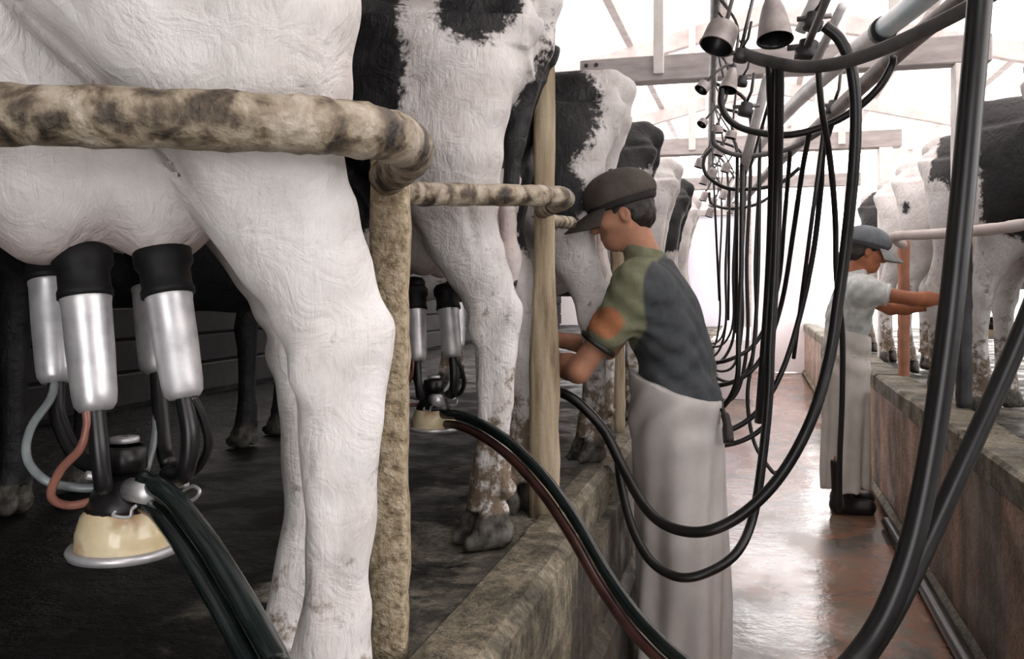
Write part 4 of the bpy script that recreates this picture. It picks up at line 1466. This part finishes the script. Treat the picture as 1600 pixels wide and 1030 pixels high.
    v, q = F.mesh()
    v = relax(v, q, 1, .4)
    cap = np_mesh('cap', v, q, 'cloth', root, col_attr(v, flat_col(colours['cap'])))
    F = Field((hx - .3, -.2, hz - .14), (hx + .34, .2, hz + .2), .0055)
    F.ell(H(-.014, 0, .040), (.128, .102, .075), 0, B)
    F.halfspace(tuple(up), float(up @ np.array(H(0, 0, .052))))
    F.halfspace(tuple(-up), float(-(up @ np.array(H(0, 0, .015)))))
    v, q = F.mesh()
    np_mesh('cap_band', v, q, 'cloth', cap, col_attr(v, flat_col(colours['band'])))
    mb = MB()
    nu, nv = 16, 6
    for side in (0, 1):
        for i in range(nu + 1):
            th = math.radians(-66 + 132 * i / nu)
            for j in range(nv + 1):
                t = j / nv
                ext = J.get('peak', .115) * max(0.0, 1 - (th / 1.25) ** 2) ** .5
                x, y = .106 * math.cos(th) + t * ext, .094 * math.sin(th) * (1 + .06 * t)
                z = .030 - .030 * t - .012 * t * t - .022 * math.sin(th) ** 2 * t - .004 * side
                mb.v.append(H(x, y, z))
    W = nv + 1
    o_ = (nu + 1) * W
    for i in range(nu):
        for j in range(nv):
            a_ = i * W + j
            mb.f += [(a_, a_ + W, a_ + W + 1, a_ + 1), (o_ + a_, o_ + a_ + 1, o_ + a_ + W + 1, o_ + a_ + W)]
        e_ = i * W + nv
        mb.f.append((e_, e_ + W, o_ + e_ + W, o_ + e_))
    pk = mb.build('cap_peak', 'cloth', cap)
    at_ = pk.data.attributes.new('coat', 'FLOAT_COLOR', 'POINT')
    at_.data.foreach_set('color', np.tile(np.array((*colours['peak'], 1.0), np.float32), len(mb.v)))
    MB().lathe([(.009, -.003), (.008, .004), (.0005, .006)], H(-.012, 0, .152), tuple(up), 10).build('cap_button', 'hair', cap)

    # shirt
    F = Field((-.34, -.42, .78), (.55, .42, 1.52), .0075)
    F.ztube(tz, tx, [0] * len(tz), tfx, tfy, 0)
    for s, A in ((1, J['left']), (-1, J['right'])):
        sh, el = np.array(A['sh']), np.array(A['el'])
        F.cap((tx[-2], s * .07, sh[2] + .012), sh, .068, .075, .07)
        F.cap(sh, sh + (el - sh) * A['slv'], .076, .066, .05)
        F.cap(sh, (tx[3], s * .12, tz[3] + .05), .06, .05, .08)
    F.cap((tx[-1], 0, tz[-1] - .03), H(-.03, 0, -.10), .074, .062, .05)
    nb = H(-.03, 0, -.105)
    F.halfspace((-.25, 0, 1), nb[2] - .25 * nb[0] - .022)
    shv = J.get('hem', (0, .92))
    F.halfspace((-shv[0], 0, -1), -shv[1])

    def folds(X, Y, Z):
        return (.005 * np.sin(46 * Z + 22 * X + 2.5 * np.sin(16 * Y + 9 * Z)) * np.exp(-((Z - 1.05) / .14) ** 2) + .003 * np.sin(70 * Z - 60 * X + 3 * np.sin(30 * Y)) + 0 * Y).astype(np.float32)
    F.wrinkle(folds, (-.34, -.42, .78), (.55, .42, 1.44))
    v, q = F.mesh()
    v = relax(v, q, 2, .4)
    sh_o = np_mesh('shirt', v, q, 'cloth', root, col_attr(v, colours['shirt']))
    for s, A in ((1, J['left']), (-1, J['right'])):
        sh, el = Vector(A['sh']), Vector(A['el'])
        ax = (el - sh).normalized()
        c = sh + (el - sh) * (A['slv'] + .12)
        MB().lathe([(.052, -.010), (.0655, -.009), (.0668, .0), (.0655, .007), (.058, .008), (.05, .0), (.05, -.008)], c, ax, 24, True).build('sleeve_hem', 'hair' if colours.get('darkhem') else 'white_plastic', sh_o)

    # apron
    F = Field((-.34, -.36, .02), (.34, .36, 1.16), .0085)
    az, ac, af, ay = J['apron']
    F.ztube(az, ac, [0] * len(az), af, ay, 0)
    sl, of = J['apron_top']
    F.halfspace((sl, 0, 1), of)

    def af_(X, Y, Z):
        a = np.arctan2(Y, X)
        g = np.clip((1.05 - Z) / .8, 0, 1)
        return (.012 * g * np.sin(5 * a + 2.5 * Z) + .008 * g * np.sin(11 * a - 3 * Z + 1) + .007 * np.sin(40 * Z + 30 * X + 2 * np.sin(20 * Y)) * np.exp(-((Z - .93) / .10) ** 2)).astype(np.float32)
    F.wrinkle(af_, (-.34, -.36, .02), (.34, .36, 1.16))
    v, q = F.mesh()
    v = relax(v, q, 2, .5)
    ap = np_mesh('apron', v, q, 'vinyl', root, col_attr(v, flat_col(colours['apron'])))
    if J.get('tie'):
        t = J['tie']
        mb = MB()
        mb.tube(spline([t[0], t[1], t[2]], 5), [.008] * 3 + [.014] * 4 + [.018] * 4, 6)
        mb.build('apron_tie', 'hair', ap)
    # boots
    for s in (1, -1):
        lx = .02 if s > 0 else -.02
        F = Field((-.2, s * .10 - .12, -.012), (.3, s * .10 + .12, .36), .0075)
        F.cap((lx - .045, s * .10, .045), (lx + .13, s * .105, .042), .045, .047, .02, ((0, 1, 0), .95))
        F.cap((lx - .02, s * .10, .06), (lx - .02, s * .10, .30), .054, .066, .04)
        F.halfspace((0, 0, -1), 0.0)
        F.halfspace((0, 0, 1), .32)
        v, q = F.mesh()
        np_mesh('boot', v, q, 'boot', root)
    return root


def shirt1(x, y, z):
    ss = lambda t: (np.clip(t, 0, 1) ** 2 * (3 - 2 * np.clip(t, 0, 1)))[:, None]
    g, k, o = np.array((.205, .215, .135)), np.array((.062, .070, .077)), np.array((.40, .14, .06))
    edge = .075 + np.maximum(0, 1.22 - z) * .8 - np.maximum(0, z - 1.38) * .3
    f = ss((edge - x) / .012 + .5)
    e = ((x - .205) / .075) ** 2 + ((z - 1.235) / .06) ** 2 + .25 * np.sin(60 * x) + .25 * np.sin(50 * z + 20 * y)
    c = g + (o - g) * ss((1.0 - e) / .5) * .85
    return c + (k - c) * f


M1 = Vector((-.245, 3.13, 0.0))
ang1 = math.atan2(.06, -1)
J1 = dict(head=(.205, 1.615), pitch=.30, head_yaw=.22, peak=.105,
          torso=([.86, .96, 1.06, 1.16, 1.25, 1.335, 1.395, 1.435], [-.01, -.010, .005, .030, .058, .078, .09, .10], [.125, .135, .13, .135, .14, .125, .095, .06], [.175, .178, .17, .18, .195, .195, .15, .075]),
          left=dict(sh=(.10, .185, 1.355), el=(.30, .225, 1.075), wr=(.43, .07, 1.10), f=(.7, -.35, .1), n=(.1, -.6, -.8), t=(.3, -.2, .9), curl=.55, slv=.56),
          right=dict(sh=(.11, -.185, 1.355), el=(.30, -.24, 1.12), wr=(.46, -.08, 1.16), f=(.75, .2, .2), n=(0, .6, -.8), t=(.3, .2, .9), curl=.6, slv=.56),
          hem=(-.32, .93),
          apron=([.05, .25, .50, .75, .88, .98, 1.06, 1.14], [-.012, -.012, -.008, .0, .006, .012, .02, .03], [.15, .15, .148, .152, .158, .155, .152, .15], [.20, .20, .198, .20, .205, .2, .195, .19]),
          apron_top=(-.34, 1.015), tie=((-.150, .06, .95), (-.165, .065, .91), (-.175, .09, .84)))
person('person', M1, ang1, J1, dict(skin=(.44, .215, .135), cap=(.082, .070, .060), band=(.03, .028, .028), peak=(.075, .066, .056), shirt=shirt1, apron=(.50, .475, .46), darkhem=True),
       'worker in brown cap, olive and dark grey shirt and pale apron leaning to a cow')

M2 = Vector((.545, 5.80, 0.0))
ang2 = math.atan2(.10, .99)
J2 = dict(head=(.13, 1.575), pitch=.28,
          torso=([.86, .95, 1.04, 1.13, 1.22, 1.30, 1.36, 1.40], [-.01, -.005, .005, .015, .03, .045, .05, .055], [.12, .125, .12, .13, .135, .12, .09, .06], [.165, .168, .165, .175, .19, .19, .15, .075]),
          left=dict(sh=(.075, .185, 1.325), el=(.32, .24, 1.22), wr=(.53, .10, 1.24), f=(1, -.15, 0), n=(0, -.3, -1), t=(0, -1, .2), curl=.35, slv=.40),
          right=dict(sh=(.06, -.185, 1.335), el=(.325, -.24, 1.285), wr=(.555, -.17, 1.285), f=(1, .1, .03), n=(0, .3, -1), t=(0, 1, .2), curl=.35, slv=.38),
          hem=(-.05, .94),
          apron=([.14, .30, .50, .75, .88, .98, 1.06, 1.14], [0, 0, 0, .0, .0, .005, .012, .02], [.135, .135, .132, .135, .14, .138, .134, .13], [.18, .18, .178, .18, .185, .18, .178, .175]),
          apron_top=(.25, 1.09))
person('person', M2, ang2, J2, dict(skin=(.36, .135, .07), cap=(.16, .18, .20), band=(.06, .065, .075), peak=(.30, .32, .32), shirt=flat_col((.62, .66, .65)), apron=(.60, .57, .53)),
       'worker in blue-grey cap, white shirt and long pale apron reaching to the right')
